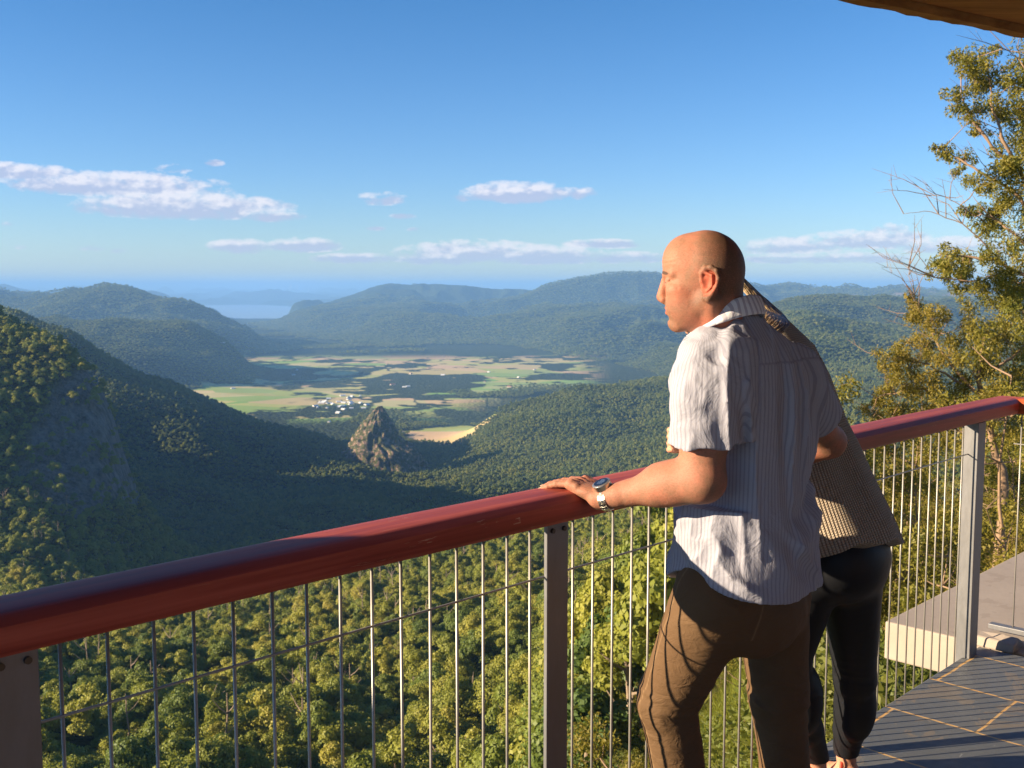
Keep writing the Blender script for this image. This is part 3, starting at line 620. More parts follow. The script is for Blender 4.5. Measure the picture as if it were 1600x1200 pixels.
def rail_profile():
    # (p across, z) of the handrail, from the outer bottom round the top to the inner bottom
    w = .142; pts = [(.012, 1.034), (.001, 1.046), (0.0, 1.084)]
    for k in range(1, 10):
        a = k / 10.0; x = a * w; pts.append((x, 1.091 + .011 * (1 - (2 * a - 1) ** 4)))
    pts += [(w, 1.084), (w - .002, 1.046), (w - .012, 1.034)]
    return pts
def build_railing():
    root = empty('railing', TP(0, .07, 0)); inv = root.matrix_basis.inverted() if False else Matrix.Translation(-root.location)
    tag(root, 'steel rod balustrade with a red timber handrail round the edge of the lookout deck', 'railing')
    frame = to_mesh_space()
    TC = 4.44; W = .142
    def part(mb_or, name, m, parent=root, **kw):
        o = mb_or.build(name, m, parent, **kw); return o
    # parts are modelled in rail coordinates (t, p, z); each object carries the rail frame
    def place(o): o.matrix_local = Matrix.Translation(-Vector(root.location)) @ frame; return o
    pr = rail_profile()
    b = MB(); rings = []
    for t in np.linspace(-1.6, TC - .25, 60): rings.append([(t, p, z + .0012 * math.sin(t * 2.2)) for p, z in pr])
    rings.append([(TC - p, p, z) for p, z in pr]); b.loft(rings)
    hr = place(part(b, 'handrail', M_RAIL, smooth=True)); sm = hr.modifiers.new('e', 'EDGE_SPLIT'); sm.split_angle = R(38)
    # second run, square to the first
    b = MB(); rings = [[(TC - p, p, z) for p, z in pr]]
    for s in np.linspace(.3, 3.4, 12): rings.append([(TC - p, s, z) for p, z in pr])
    b.loft(rings); h2 = place(part(b, 'handrail', M_RAIL_SUNLIT, smooth=True)); sm = h2.modifiers.new('e', 'EDGE_SPLIT'); sm.split_angle = R(38)
    # flat bars carrying the handrail and the foot of the rods
    b = MB(); b.box((1.32, .070, 1.0295), (2.95, .020, .004)); place(part(b, 'top_bar', M_STEEL))
    b = MB(); b.box((TC - .070, 1.75, 1.0295), (.020, 1.70, .004)); place(part(b, 'top_bar', M_STEEL))
    b = MB(); b.box((TC - .07, 1.75, .028), (.022, 1.72, .012)); place(part(b, 'foot_bar', M_STEEL, bevel=.003))
    # posts
    for t in (-.012, 1.287, 2.56):
        b = MB(); b.box((t, .074, .47), (.039, .0055, .555)); po = place(part(b, 'post', M_STEEL, bevel=.0015))
        for dx in (-.021, .021):
            bb = MB(); c = TP(t + dx, .0815, 1.000) - Vector((0, 0, 0)); 
            bb.tube([(t + dx, .079, 1.003), (t + dx, .0855, 1.003)], .0062, 10)
            bo = bb.build('bolt', M_BOLT, po)
    b = MB(); b.box((3.965, .078, .47), (.042, .030, .555)); place(part(b, 'post', M_STEEL, bevel=.002))
    # rods
    ts = [-.012 + 1.299 * (k + 1) / 16 for k in range(15)] + [1.287 + 1.273 * (k + 1) / 16 for k in range(15)] + [2.56 + 1.40 * (k + 1) / 17 for k in range(16)] + [-.012 - .081 * (k + 1) for k in range(6)] + [4.10]
    first = None; rd = random.Random(4)
    for t in ts:
        if first is None:
            b = MB(); b.tube([(0, 0, -.10), (0, 0, .5), (0, 0, 1.026)], .0034, 8); first = b.build('rod', M_ROD, root, smooth=True); o = first
        else:
            o = first.copy(); COL.objects.link(o); o.parent = root
        o.location = TP(t + rd.uniform(-.002, .002), .062, 0) - root.location; o.rotation_euler = (rd.uniform(-.0015, .0015), rd.uniform(-.0015, .0015), 0)
    for k in range(22):
        o = first.copy(); COL.objects.link(o); o.parent = root; o.location = TP(TC - .062, .13 + .081 * k, .03) - root.location; o.scale = (1, 1, .965)
        o.location.z = .10
        o.scale.z = .925
    def wire(a, b_, z):
        w = MB(); w.tube([a, b_], .0026, 6); place(w.build('wire', M_ROD, root, smooth=True))
    wire((-1.6, .0675, .889), (3.985, .0675, .889), 0); wire((TC - .0675, .1, .889), (TC - .0675, 3.4, .889), 0)
    return root
M_RAIL_SUNLIT = paint_wood('sunlit_red_timber', (.30, .050, .022), (.46, .085, .030), (.58, .13, .045))  # same red timber with the sunlight on it put into the colour
railing = build_railing()

def build_deck():
    m = mat('slate_paving', rough=.55, spec=.4); g = NG(m); c = g.coord('Object')
    br = g.N.new('ShaderNodeTexBrick'); wob = g.N.new('ShaderNodeVectorMath'); wob.operation = 'MULTIPLY_ADD'; g.L.new(g.noise(c, 3.5, 4, .6, out='Color'), wob.inputs[0]); wob.inputs[1].default_value = (.035, .035, 0); g.L.new(c, wob.inputs[2]); g.L.new(g.map(wob.outputs[0], (1, 1, 1), rot=(0, 0, R(90)), loc=(.13, .05, 0)), br.inputs[0])
    br.inputs['Scale'].default_value = 1.0; br.inputs['Brick Width'].default_value = .62; br.inputs['Row Height'].default_value = .405; br.inputs['Mortar Size'].default_value = .0055; br.inputs['Mortar Smooth'].default_value = .15
    br.inputs['Color1'].default_value = (.085, .095, .105, 1); br.inputs['Color2'].default_value = (.15, .155, .16, 1); br.inputs['Mortar'].default_value = (.55, .36, .13, 1)
    n = g.noise(g.map(c, (2.4, 3.1, 3)), 1, 7, .65, dist=1.2); n2 = g.noise(c, 26, 5, .7)
    t = g.mix(g.math('MULTIPLY', n, .7), br.outputs['Color'], (.17, .175, .17)); 
    st = g.math('GREATER_THAN', n, .58); t = g.mix(g.math('MULTIPLY', st, .30), t, (.34, .24, .12)); sc = g.math('GREATER_THAN', g.noise(g.map(c, (3, 16, 3), rot=(0, 0, .9)), 1, 7, .75, dist=1.5), .66); t = g.mix(g.math('MULTIPLY', sc, .45), t, (.42, .42, .40))
    t = g.mix(g.math('MULTIPLY', n2, .45), t, g.mix(.5, t, (.05, .05, .055)))
    t = g.mix(g.math('MULTIPLY', br.outputs['Fac'], .85), t, g.mix(g.noise(c, 9, 3), (.75, .36, .05), (.55, .42, .22)))
    g.L.new(t, g.b.inputs['Base Color']); g.L.new(g.math('MULTIPLY_ADD', n2, .35, .35), g.b.inputs['Roughness'])
    bh = g.math('SUBTRACT', g.math('ADD', g.math('MULTIPLY', n, .6), g.math('MULTIPLY', n2, .3)), g.math('MULTIPLY', br.outputs['Fac'], .6))
    g.L.new(g.bump(bh, .6, .006), g.b.inputs['Normal'])
    b = MB(); b.box((1.0, 2.576, -.09), (3.117, 2.5, .09)); o = b.build('deck_floor', m, None, bevel=.006); o.matrix_world = to_mesh_space(); tag(o, kind='structure')
    # concrete terrace beyond the end of the deck
    mc = mat('pale_concrete', rough=.9, spec=.2); g = NG(mc); c = g.coord('Object')
    n = g.noise(c, 2.2, 6, .65); n2 = g.noise(c, 30, 4, .7); w = g.math('SUBTRACT', 1.0, g.math('ABSOLUTE', g.math('SUBTRACT', n, .5)), clamp=True)
    col = g.mix(n, (.34, .28, .23), (.52, .44, .37)); col = g.mix(g.math('MULTIPLY', n2, .35), col, (.28, .24, .2))
    # drip stains down the edge
    sp = g.noise(g.map(c, (9, 9, .8)), 1, 3); col = g.mix(g.math('MULTIPLY', g.math('GREATER_THAN', sp, .6), .25), col, (.25, .2, .16))
    g.L.new(col, g.b.inputs['Base Color']); g.L.new(g.bump(n2, .3, .004), g.b.inputs['Normal'])
    b = MB(); b.box((8.17, 2.0, -.094), (4.0, 2.385, .092)); o = b.build('concrete_terrace', mc, None, bevel=.008); o.matrix_world = to_mesh_space(); tag(o, kind='structure')
    # rough mortar kerb along the joint
    rd = random.Random(8)
    for k in range(9):
        b = MB(); l = rd.uniform(.10, .17); p0 = .10 + k * .30
        b.loft([[(4.20 + dx * 1.0, p0 + s_, z_) for dx, z_ in ((-.06, -.01), (-.05, .028 + rd.uniform(0, .012)), (.01, .04 + rd.uniform(0, .01)), (.06, .02), (.07, -.01))] for s_ in (-l, -l * .4, l * .5, l)])
        o = b.build('kerb_stone', mc, None, bevel=.008); o.matrix_world = to_mesh_space(); tag(o, 'rough pale kerb stone at the foot of the short railing', 'kerb stone', 'kerb stones between the deck and the terrace')
build_deck()

def build_shelter():
    root = empty('shelter', (2.6, 1.2, 0)); off = -Vector(root.location)
    tag(root, 'timber shelter over the deck, its rough eave showing at the top right corner', 'shelter')
    m = mat('eave_timber', rough=.75, spec=.25); g = NG(m); c = g.coord('Object')
    gr = g.noise(g.map(c, (1.2, 14, 14), rot=(0, 0, R(-30))), 1, 6, .65, dist=.8); n = g.noise(c, 3, 4)
    col = g.ramp(g.math('ADD', g.math('MULTIPLY', gr, .6), g.math('MULTIPLY', n, .4)), [(.32, (.16, .065, .018)), (.5, (.34, .16, .045)), (.7, (.52, .27, .08))])
    g.L.new(col, g.b.inputs['Base Color']); g.L.new(g.bump(gr, .5, .004), g.b.inputs['Normal'])
    E0 = P(1305, 0, 3.75); E1 = P(1605, 61, 4.33); d = (E1 - E0); d.normalize(); 
    inn = Vector((d.y, -d.x, 0)).normalized()
    # eave board: a rough sawn edge, then the boarded soffit behind it
    rd = random.Random(3); b = MB(); rings = []
    for k in range(150):
        s = -4.5 + k * .065; j = rd.uniform(-.004, .004); q = E0 + d * s
        rings.append([q + Z3 * (.0 + j) , q + inn * .055 + Z3 * (-.002 + j * .3), q + inn * .055 + Z3 * .20, q + Z3 * .20])
    b.loft([[v + off for v in r_] for r_ in rings]); b.build('eave_board', m, root)
    for k in range(9):
        b = MB(); p0 = .064 + k * .29; w = .28
        q = [E0 + d * s + inn * p_ + Z3 * z_ for s in (-4.4, 5.0) for p_ in (p0, p0 + w) for z_ in (.028, .07)]
        b.add([v + off for v in q], [(0, 2, 6, 4), (1, 5, 7, 3), (0, 1, 3, 2), (4, 6, 7, 5), (0, 4, 5, 1), (2, 3, 7, 6)]); b.build('soffit_board', m, root)
    mw = mat('wall_timber', rough=.8, spec=.2); gw = NG(mw); gw.L.new(gw.mix(gw.noise(gw.map(gw.coord('Object'), (1, 6, 6)), 2, 5), (.20, .10, .04), (.44, .24, .10)), gw.b.inputs['Base Color'])
    # unseen wall added left of the camera to shade the handrail's near end
    b = MB(); b.box(Vector((-3.05, 1.17, 1.5)) + off, (.06, .32, 1.6)); b.build('added_side_wall', mw, root)
    b = MB(); b.box(Vector((4.85, -.4, 1.5)) + off, (.06, 2.7, 1.6)); b.build('added_side_wall', mw, root)  # unseen wall added to bounce warm sunlight onto the people
    b = MB(); b.box(Vector((.9, -3.05, .6)) + off, (3.85, .06, .62)); b.build('added_back_wall', mw, root)  # unseen wall added behind the camera, kept low to let some sky fill in
    b = MB(); c0 = E0 + inn * 4.6 + Z3 * .26; b.box(c0 + off, (5.0, 2.25, .04), d, inn); b.build('roof', mw, root)
build_shelter()
# ================================================================ people: distance fields meshed with surface nets
class Field:
    def __init__(s, lo, hi, res):
        s.lo = np.array(lo, float); s.res = res; s.n = np.ceil((np.array(hi) - s.lo) / res).astype(int) + 1
        s.D = np.full(s.n, 1.0, dtype=np.float32)
        s.ax = [(s.lo[i] + np.arange(s.n[i]) * res).astype(np.float32) for i in range(3)]
    def _box(s, lo, hi):
        a = np.clip(np.floor((np.array(lo) - s.lo) / s.res).astype(int), 0, s.n); b = np.clip(np.ceil((np.array(hi) - s.lo) / s.res).astype(int) + 1, 0, s.n)
        return tuple(slice(i, j) for i, j in zip(a, b))
    def apply(s, fn, lo, hi, k=.01, op='u'):
        bx = s._box(np.array(lo) - 2 * k - .012, np.array(hi) + 2 * k + .012)
        if any(b.stop <= b.start for b in bx): return
        x = s.ax[0][bx[0]][:, None, None]; y = s.ax[1][bx[1]][None, :, None]; z = s.ax[2][bx[2]][None, None, :]
        d = fn(x, y, z).astype(np.float32); a = s.D[bx]
        if op == 's': a, d = -a, d
        h = np.maximum(k - np.abs(a - d), 0) / max(k, 1e-6); m = np.minimum(a, d) - h * h * k * .25
        s.D[bx] = -m if op == 's' else m
    def cone(s, a, b, ra, rb, k=.01, op='u'):
        a = np.array(a, float); b = np.array(b, float); ab = b - a; L2 = ab @ ab
        def fn(x, y, z):
            t = np.clip(((x - a[0]) * ab[0] + (y - a[1]) * ab[1] + (z - a[2]) * ab[2]) / L2, 0, 1)
            return np.sqrt((x - a[0] - t * ab[0]) ** 2 + (y - a[1] - t * ab[1]) ** 2 + (z - a[2] - t * ab[2]) ** 2) - (ra + (rb - ra) * t)
        r_ = max(ra, rb); s.apply(fn, np.minimum(a, b) - r_, np.maximum(a, b) + r_, k, op)
    def ell(s, c, r_, k=.01, op='u', M=None):
        c = np.array(c, float); r_ = np.array(r_, float); M = np.eye(3) if M is None else np.array(M)   # rows of M: local axes
        def fn(x, y, z):
            q = [((x - c[0]) * M[i, 0] + (y - c[1]) * M[i, 1] + (z - c[2]) * M[i, 2]) / r_[i] for i in range(3)]
            k0 = np.sqrt(q[0] ** 2 + q[1] ** 2 + q[2] ** 2) + 1e-6; k1 = np.sqrt((q[0] / r_[0]) ** 2 + (q[1] / r_[1]) ** 2 + (q[2] / r_[2]) ** 2) + 1e-6
            return k0 * (k0 - 1) / k1
        ext = np.sqrt(((M * r_[:, None]) ** 2).sum(0)); s.apply(fn, c - ext, c + ext, k, op)
    def chain(s, pts, rads, k=.006, op='u'):
        for i in range(len(pts) - 1): s.cone(pts[i], pts[i + 1], rads[i], rads[i + 1], k, op)
    def displace(s, fn, band=.03):
        idx = np.nonzero(np.abs(s.D) < band)
        x, y, z = (s.ax[i][idx[i]] for i in range(3)); s.D[idx] += fn(x, y, z).astype(np.float32)
    def mesh(s):
        D = s.D; sg = D < 0
        nx, ny, nz = D.shape
        cs = np.zeros((nx - 1, ny - 1, nz - 1), dtype=np.int8)
        for i in (0, 1):
            for j in (0, 1):
                for k in (0, 1): cs += sg[i:nx - 1 + i, j:ny - 1 + j, k:nz - 1 + k]
        act = (cs > 0) & (cs < 8); ci = np.stack(np.nonzero(act), 1); idx = np.full(act.shape, -1, dtype=np.int32); idx[act] = np.arange(len(ci))
        acc = np.zeros((len(ci), 3)); cnt = np.zeros(len(ci))
        for ax in range(3):
            o1, o2 = [a for a in range(3) if a != ax]
            for u in (0, 1):
                for v in (0, 1):
                    p0 = ci.copy(); p0[:, o1] += u; p0[:, o2] += v; p1 = p0.copy(); p1[:, ax] += 1
                    a = D[p0[:, 0], p0[:, 1], p0[:, 2]]; b = D[p1[:, 0], p1[:, 1], p1[:, 2]]; m = (a < 0) != (b < 0)
                    t = np.where(m, a / np.where(m, a - b, 1), 0); q = p0.astype(float); q[:, ax] += t; acc[m] += q[m]; cnt[m] += 1
        V = s.lo + acc / cnt[:, None] * s.res; Fs = []
        for ax in range(3):
            o1, o2 = [(1, 2), (2, 0), (0, 1)][ax]
            sl0 = [slice(None)] * 3; sl1 = [slice(None)] * 3; sl0[ax] = slice(0, -1); sl1[ax] = slice(1, None)
            ch = sg[tuple(sl0)] != sg[tuple(sl1)]; e = np.stack(np.nonzero(ch), 1)
            ok = (e[:, o1] > 0) & (e[:, o2] > 0) & (e[:, o1] < D.shape[o1] - 1) & (e[:, o2] < D.shape[o2] - 1); e = e[ok]
            def cell(d1, d2):
                q = e.copy(); q[:, o1] -= d1; q[:, o2] -= d2; return idx[q[:, 0], q[:, 1], q[:, 2]]
            f = np.stack([cell(1, 1), cell(0, 1), cell(0, 0), cell(1, 0)], 1); fl = ~sg[e[:, 0], e[:, 1], e[:, 2]]
            f[fl] = f[fl][:, ::-1]; Fs.append(f[(f >= 0).all(1)])
        return V, np.concatenate(Fs)[:, :]
def relax(V, F, it=1, w=.4):
    for _ in range(it):
        S = np.zeros_like(V); c = np.zeros(len(V))
        for a, b in ((0, 1), (1, 2), (2, 3), (3, 0)):
            np.add.at(S, F[:, a], V[F[:, b]]); np.add.at(S, F[:, b], V[F[:, a]]); np.add.at(c, F[:, a], 1); np.add.at(c, F[:, b], 1)
        V = V * (1 - w) + w * S / c[:, None]
    return V
FRM = np.array([[U3.x, N3.x, 0, A3.x], [U3.y, N3.y, 0, A3.y], [0, 0, 1, 0]])
def W2L(v): d = Vector(v) - A3; return np.array([d.dot(U3), d.dot(N3), v[2]])
def PL(px, py, Y): return W2L(P(px, py, Y))
def add_attr(o, name, vals):
    a = o.data.attributes.new(name, 'FLOAT', 'POINT'); a.data.foreach_set('value', np.asarray(vals, dtype=np.float32))
def n3(x, y, z, seed=0): return vnoise(x, y, z, seed) - .5

def skin_mat(name, base, red):
    m = mat(name, base, rough=.6, spec=.3); g = NG(m); c = g.coord('Object')
    n = g.noise(c, 24, 5, .65); n2 = g.noise(g.map(c, (320, 190, 320)), 1, 3, .7)
    col = g.mix(g.math('MULTIPLY_ADD', n, 3.2, -1.1, clamp=True), tuple(v * .92 for v in base), red); col = g.mix(g.math('MULTIPLY_ADD', g.math('GREATER_THAN', n2, .54), .30, 0), col, tuple(v * .55 for v in base))
    hair = g.attr('stubble'); sp = g.math('GREATER_THAN', g.voro(c, 420), .33)
    col = g.mix(g.math('MULTIPLY', hair, g.math('MULTIPLY_ADD', sp, .45, .35)), col, (.075, .045, .03))
    col = g.mix(g.attr('redness'), col, (.62, .13, .07)); col = g.mix(g.attr('brow'), col, (.05, .03, .02))
    g.L.new(col, g.b.inputs['Base Color']); g.b.inputs['Subsurface Weight'].default_value = .12; g.b.inputs['Subsurface Radius'].default_value = (.012, .005, .003); g.b.inputs['Subsurface Scale'].default_value = 1.0
    g.L.new(g.bump(g.math('ADD', n2, g.math('MULTIPLY', n, 1.5)), .4, .0018), g.b.inputs['Normal']); return m

def head(F, C, fw, lf, s=1.0, female=False, ear=True):
    """skull, face and ears round C; fw, lf: forward and left unit vectors"""
    fw = np.array(fw, float); lf = np.array(lf, float); up = np.array([0, 0, 1.0]); M = np.stack([fw, lf, up])
    T = lambda x, y, z: C + (fw * x + lf * y + up * z) * s
    E = lambda c, r_, k=.012, op='u', rot=None: F.ell(T(*c), np.array(r_) * s, k, op, M if rot is None else rot @ M)
    K = lambda a, b, ra, rb, k=.008, op='u': F.cone(T(*a), T(*b), ra * s, rb * s, k, op)
    E((-.003, 0, .024), (.087, .074, .086), .02); E((-.028, 0, .000), (.058, .068, .072), .02); E((.047, 0, .040), (.051, .060, .058), .02)
    E((.036, 0, -.035), (.050, .058, .062), .02); E((.020, 0, -.084), (.050, .046, .036), .02)
    for sd in (-1, 1):
        K((-.012, sd * .054, -.050), (.052, sd * .018, -.106), .021, .017, .016)
        E((.056, sd * .042, -.028), (.026, .020, .019), .014)
        K((.086, sd * .010, .007), (.066, sd * .047, .010), .0105, .009, .010)
        E((.099, sd * .031, -.010), (.020, .017, .011), .008, 's'); F.ell(T(.0745, sd * .031, -.011), np.array([.0125] * 3) * s, .002)
        K((.083, sd * .018, -.003), (.076, sd * .043, -.004), .0045, .0045, .003); K((.081, sd * .022, -.017), (.074, sd * .042, -.016), .0045, .004, .007)
        E((.092, sd * .012, -.051), (.0105, .0075, .0085), .006); E((.093, sd * .0075, -.0595), (.006, .004, .004), .002, 's')
        if ear:
            X = lambda x, z, o=0.0: (-.022 + (x + .022) * 1.15, sd * (.0745 + o + max(0, -.012 - x) * .28), -.014 + (z + .012) * 1.15)
            E(X(-.022, -.012), (.0195, .0075, .031), .008)
            arc = [(-.006, -.006), (-.006, .008), (-.013, .0185), (-.025, .0205), (-.036, .013), (-.040, -.002), (-.036, -.018), (-.028, -.031), (-.020, -.041), (-.012, -.040)]
            rr = [.0035, .004, .0042, .0042, .0042, .004, .0036, .0042, .0068, .0048]
            for i in range(len(arc) - 1):
                K(X(*arc[i], .0065), X(*arc[i + 1], .0065), rr[i], rr[i + 1], .006)
            for q0, q1 in (((-.014, .010), (-.027, .004)), ((-.027, .004), (-.027, -.016)), ((-.027, -.016), (-.018, -.026))): K(X(*q0, .008), X(*q1, .008), .0026, .0026, .003)
            E(X(-.0175, -.010, .014), (.0085, .008, .013), .004, 's'); E(X(-.031, .006, .0135), (.0028, .0035, .012), .003, 's')
            K(X(-.008, -.008, .005), X(-.010, -.016, .006), .0035, .003, .003)
    E((.062, 0, -.074), (.027, .034, .030), .014)
    for sd in (-1, 1): E((.040, sd * .032, -.060), (.036, .026, .036), .02); E((.061, 0, -.106), (.019, .023, .017), .012)
    K((.092, 0, -.006), (.099, 0, -.042), .0085, .0120, .008); E((.0985, 0, -.046), (.0105, .0105, .0095), .006)
    for sd in (-1, 1):
        K((.0845, 0, -.0695), (.068, sd * .027, -.0715), .0062, .0035, .004); K((.0825, 0, -.0815), (.068, sd * .026, -.0735), .0068, .0035, .004)
    K((.090, 0, -.0762), (.071, sd * .026, -.0722), .0018, .0015, .003, 's') if False else None
    for sd in (-1, 1): K((.091, 0, -.0760), (.073, sd * .027, -.0722), .0020, .0016, .003, 's')
    E((.086, 0, -.0755), (.010, .004, .0016), .003, 's'); E((.082, 0, -.0925), (.010, .016, .005), .008, 's')
    return T, M

def build_man():
    root = empty('person', TP(1.60, .40, 0)); off = Matrix.Translation(-Vector(root.location)) @ to_mesh_space()
    tag(root, 'man with shaved head, striped short sleeved shirt and brown trousers, one hand on the rail', 'person')
    def put(o): o.matrix_local = off; return o
    # joints in rail coordinates
    HC = np.array([1.449, .388, 1.620]); fwd = np.array([-.441, -.897, 0.]); fwd /= np.linalg.norm(fwd); lft = np.array([-fwd[1], fwd[0], 0]) * -1
    lft = np.array([-.897, .441, 0.])
    SL = np.array([1.400, .425, 1.425]); EL = np.array([1.395, .428, 1.160]); WL = np.array([1.333, .178, 1.088])
    SR = np.array([1.775, .435, 1.375]); ER = PL(1296, 690, 2.84); WR = PL(1165, 735, 2.97)
    HL, KL, AL = PL(1120, 930, 2.50), PL(1043, 1094, 2.60), PL(1088, 1385, 2.62)
    HR, KR, AR = PL(1206, 935, 2.72), PL(1216, 1085, 2.74), PL(1237, 1320, 2.80)
    NB = np.array([1.520, .425, 1.470])
    lo = np.minimum.reduce([HC - .14, WL - .2, AL - .2, AR - .2, ER - .1, WR - .15]); hi = np.maximum.reduce([HC + .14, SR + .1, ER + .1, WR + .12, AR + .1, np.array([1.85, .60, 1.75])])
    lo[2] = -.01; lo[1] = min(lo[1], -.03)
    F = Field(lo, hi, .0031)
    # trunk, neck, legs
    F.ell((1.60, .42, 1.27), (.125, .075, .14), .03); F.ell((1.615, .40, 1.08), (.115, .075, .17), .03); F.ell((1.62, .385, .92), (.135, .085, .12), .03)
    F.cone(SL - (0, 0, .03), SR - (0, 0, .03), .035, .035, .03); F.cone(NB - (0, 0, .03), HC + fwd * -.020 + (0, 0, -.075), .058, .050, .02)
    F.cone(NB + (0, 0, .0), SL + (.03, 0, -.02), .045, .03, .03); F.cone(NB + (0, 0, .0), SR + (-.03, 0, -.02), .045, .03, .03)
    for h, k, a, s_ in ((HL, KL, AL, -1), (HR, KR, AR, 1)):
        F.cone(h, k, .078, .052, .03); F.cone(k, a, .052, .036, .02); F.ell(k * .7 + a * .3 + (0, .018, 0), (.045, .047, .10), .02)
        F.cone(a, a + (0, .02, -.04), .034, .036, .01); F.cone(a + (0, 0, -.045), a + (.01 * s_, -.15, -.06), .034, .030, .02)
    FB = F
    F = Field(HC - (.135, .135, .17), HC + (.135, .135, .125), .0017)
    T, M = head(F, HC, fwd, lft, 1.0)
    F.cone(NB - (0, 0, .03), HC + fwd * -.026 + (0, 0, -.045), .066, .060, .02); F.cone(NB + (-.02, -.02, -.0), HC + fwd * .004 + (0, 0, -.085), .055, .045, .02)
    F.cone(T(-.030, .066, -.050), NB + lft * .045 + fwd * .05 + (0, 0, .0), .012, .014, .02)                       # the neck muscle behind the ear
    F.displace(lambda x, y, z: (n3(x * 55, y * 55, z * 55, 3) * .0008 + n3(x * 18, y * 18, z * 18, 6) * .0026), .012)
    FH = F
    F = Field((1.262, -.03, 1.03), (1.500, .530, 1.43), .0020)
    # arms
    F.ell(SL + (0, 0, -.04), (.045, .045, .06), .02); mid = (SL + EL) / 2
    F.cone(SL - (0, 0, .03), EL, .046, .044, .02); F.ell(mid + (0, -.016, -.02), (.046, .044, .085), .03); F.ell(mid + (0, .018, -.02), (.042, .042, .085), .03)
    F.ell(EL + (0, .014, -.008), (.033, .030, .034), .03)
    d = WL - EL; F.cone(EL, EL + d * .40, .040, .042, .04); F.ell(EL + d * .24 + (0, 0, .008), (.042, .085, .043), .03); F.cone(EL + d * .3, WL, .042, .0275, .03)
    F.cone(EL + d * .80 + (.012, 0, 0), WL + (.012, 0, 0), .024, .022, .01); F.cone(EL + d * .80 + (-.012, 0, 0), WL + (-.012, 0, 0), .024, .022, .01)
    # left hand laid across the handrail: palm, four fingers, thumb
    for t0, t1, r0, r1 in ((-.018, -.030, .014, .0115), (-.006, -.010, .016, .012), (.006, .010, .016, .0125), (.016, .028, .015, .013)):
        F.cone(WL + (t0, -.004, .002), (1.333 + t1, .104, 1.1135), r0, r1, .008)
    F.ell((1.330, .140, 1.104), (.036, .040, .015), .01)
    fing = [(-.032, .106, .0083, .88, -.018), (-.0115, .101, .0094, 1.02, -.013), (.0095, .099, .0098, 1.08, -.008), (.030, .102, .0096, .98, -.004)]
    tips = []
    for dt, p0, r_, ln, sw in fing:
        a = np.array([1.333 + dt, p0, 1.1175]); b = a + (sw * .5, -.041 * ln, -.0030); c = b + (sw * .4, -.026 * ln, -.0085); e = c + (sw * .3, -.020 * ln, -.0095)
        F.cone(a + (0, .02, -.004), a, r_ * 1.15, r_ * 1.22, .006); F.cone(a, b, r_ * 1.04, r_ * .93, .002); F.ell(b, (r_ * 1.02,) * 3, .002); F.cone(b, c, r_ * .92, r_ * .88, .001); F.ell(c, (r_ * .95,) * 3, .002); F.cone(c, e, r_ * .88, r_ * .78, .001)
        F.ell(a + (0, .002, .0025), (r_ * 1.1, r_ * 1.15, r_ * .95), .005); tips.append((c, e, r_))
    th = [WL + (.018, -.018, .000), np.array([1.383, .122, 1.106]), np.array([1.396, .088, 1.1105]), np.array([1.392, .062, 1.1095])]
    F.cone(th[0], th[1], .0165, .0135, .012); F.cone(th[1], th[2], .0125, .0110, .004); F.ell(th[2], (.0118,) * 3, .003); F.cone(th[2], th[3], .0108, .0090, .003)
    F.cone(th[1] + (0, .01, -.002), (1.352, .115, 1.108), .010, .011, .012)
    # tendons and veins of the back of the hand
    for dt, p0, r_, ln, sw in fing: F.cone((1.333 + dt * .9, p0 + .004, 1.1265), WL + (dt * .45, -.030, .020), .0016, .0018, .008)
    def arm_skin(x, y, z):
        v = (1 - np.abs(2 * vnoise((x - 1.33) * 60 + n3(x * 20, y * 20, z * 20, 3) * 2, y * 14, z * 10, 5) - 1)); d = -.0007 * sstep(.85, 1.0, v) * sstep(.34, .22, y) * (z > 1.09)      # veins
        d += n3(x * 30, y * 22, z * 30, 8) * .0022
        for p0 in (.058, .101): d += 0 * x
        return d
    F.displace(arm_skin, .012)
    FA = F; F = FB
    # right arm reaching round the woman
    F.ell(SR + (0, 0, -.04), (.045, .045, .06), .02); F.cone(SR - (0, 0, .03), ER, .048, .041, .02); F.ell((SR + ER) / 2, (.048, .048, .08), .02)
    d2 = WR - ER; F.cone(ER, ER + d2 * .5, .043, .042, .02); F.cone(ER + d2 * .4, WR, .042, .027, .02)
    dn = d2 / np.linalg.norm(d2); sd = np.cross(dn, [0, 0, 1]); 
    F.ell(WR + dn * .05, (.03, .045, .018), .01)
    for k in range(4):
        b0 = WR + dn * .08 + np.array([0, 0, .03 - .02 * k]); F.chain([b0, b0 + dn * .04 + sd * .004, b0 + dn * .065 - sd * .012, b0 + dn * .075 - sd * .03], [.0098, .009, .0085, .0075], .003)
    F.chain([WR + dn * .02 + np.array([0, 0, .02]), WR + dn * .05 + np.array([0, 0, .05]), WR + dn * .08 + np.array([0, 0, .058])], [.014, .012, .009], .006)
    # creases of the face
    def crease(x, y, z):
        d = np.zeros_like(x)
        Cc = [T(.072, .052, -.006), T(.070, .054, -.013), T(.066, .052, -.022)]
        for i, c in enumerate(Cc):
            e = T(.052, .062, -.003 - .010 * i); ab = e - c; t = np.clip(((x - c[0]) * ab[0] + (y - c[1]) * ab[1] + (z - c[2]) * ab[2]) / (ab @ ab), 0, 1)
            q = np.sqrt((x - c[0] - t * ab[0]) ** 2 + (y - c[1] - t * ab[1]) ** 2 + (z - c[2] - t * ab[2]) ** 2); d += .0009 * np.exp(-(q / .0022) ** 2)
        c = T(.088, .020, -.052); e = T(.070, .036, -.083); ab = e - c; t = np.clip(((x - c[0]) * ab[0] + (y - c[1]) * ab[1] + (z - c[2]) * ab[2]) / (ab @ ab), 0, 1)
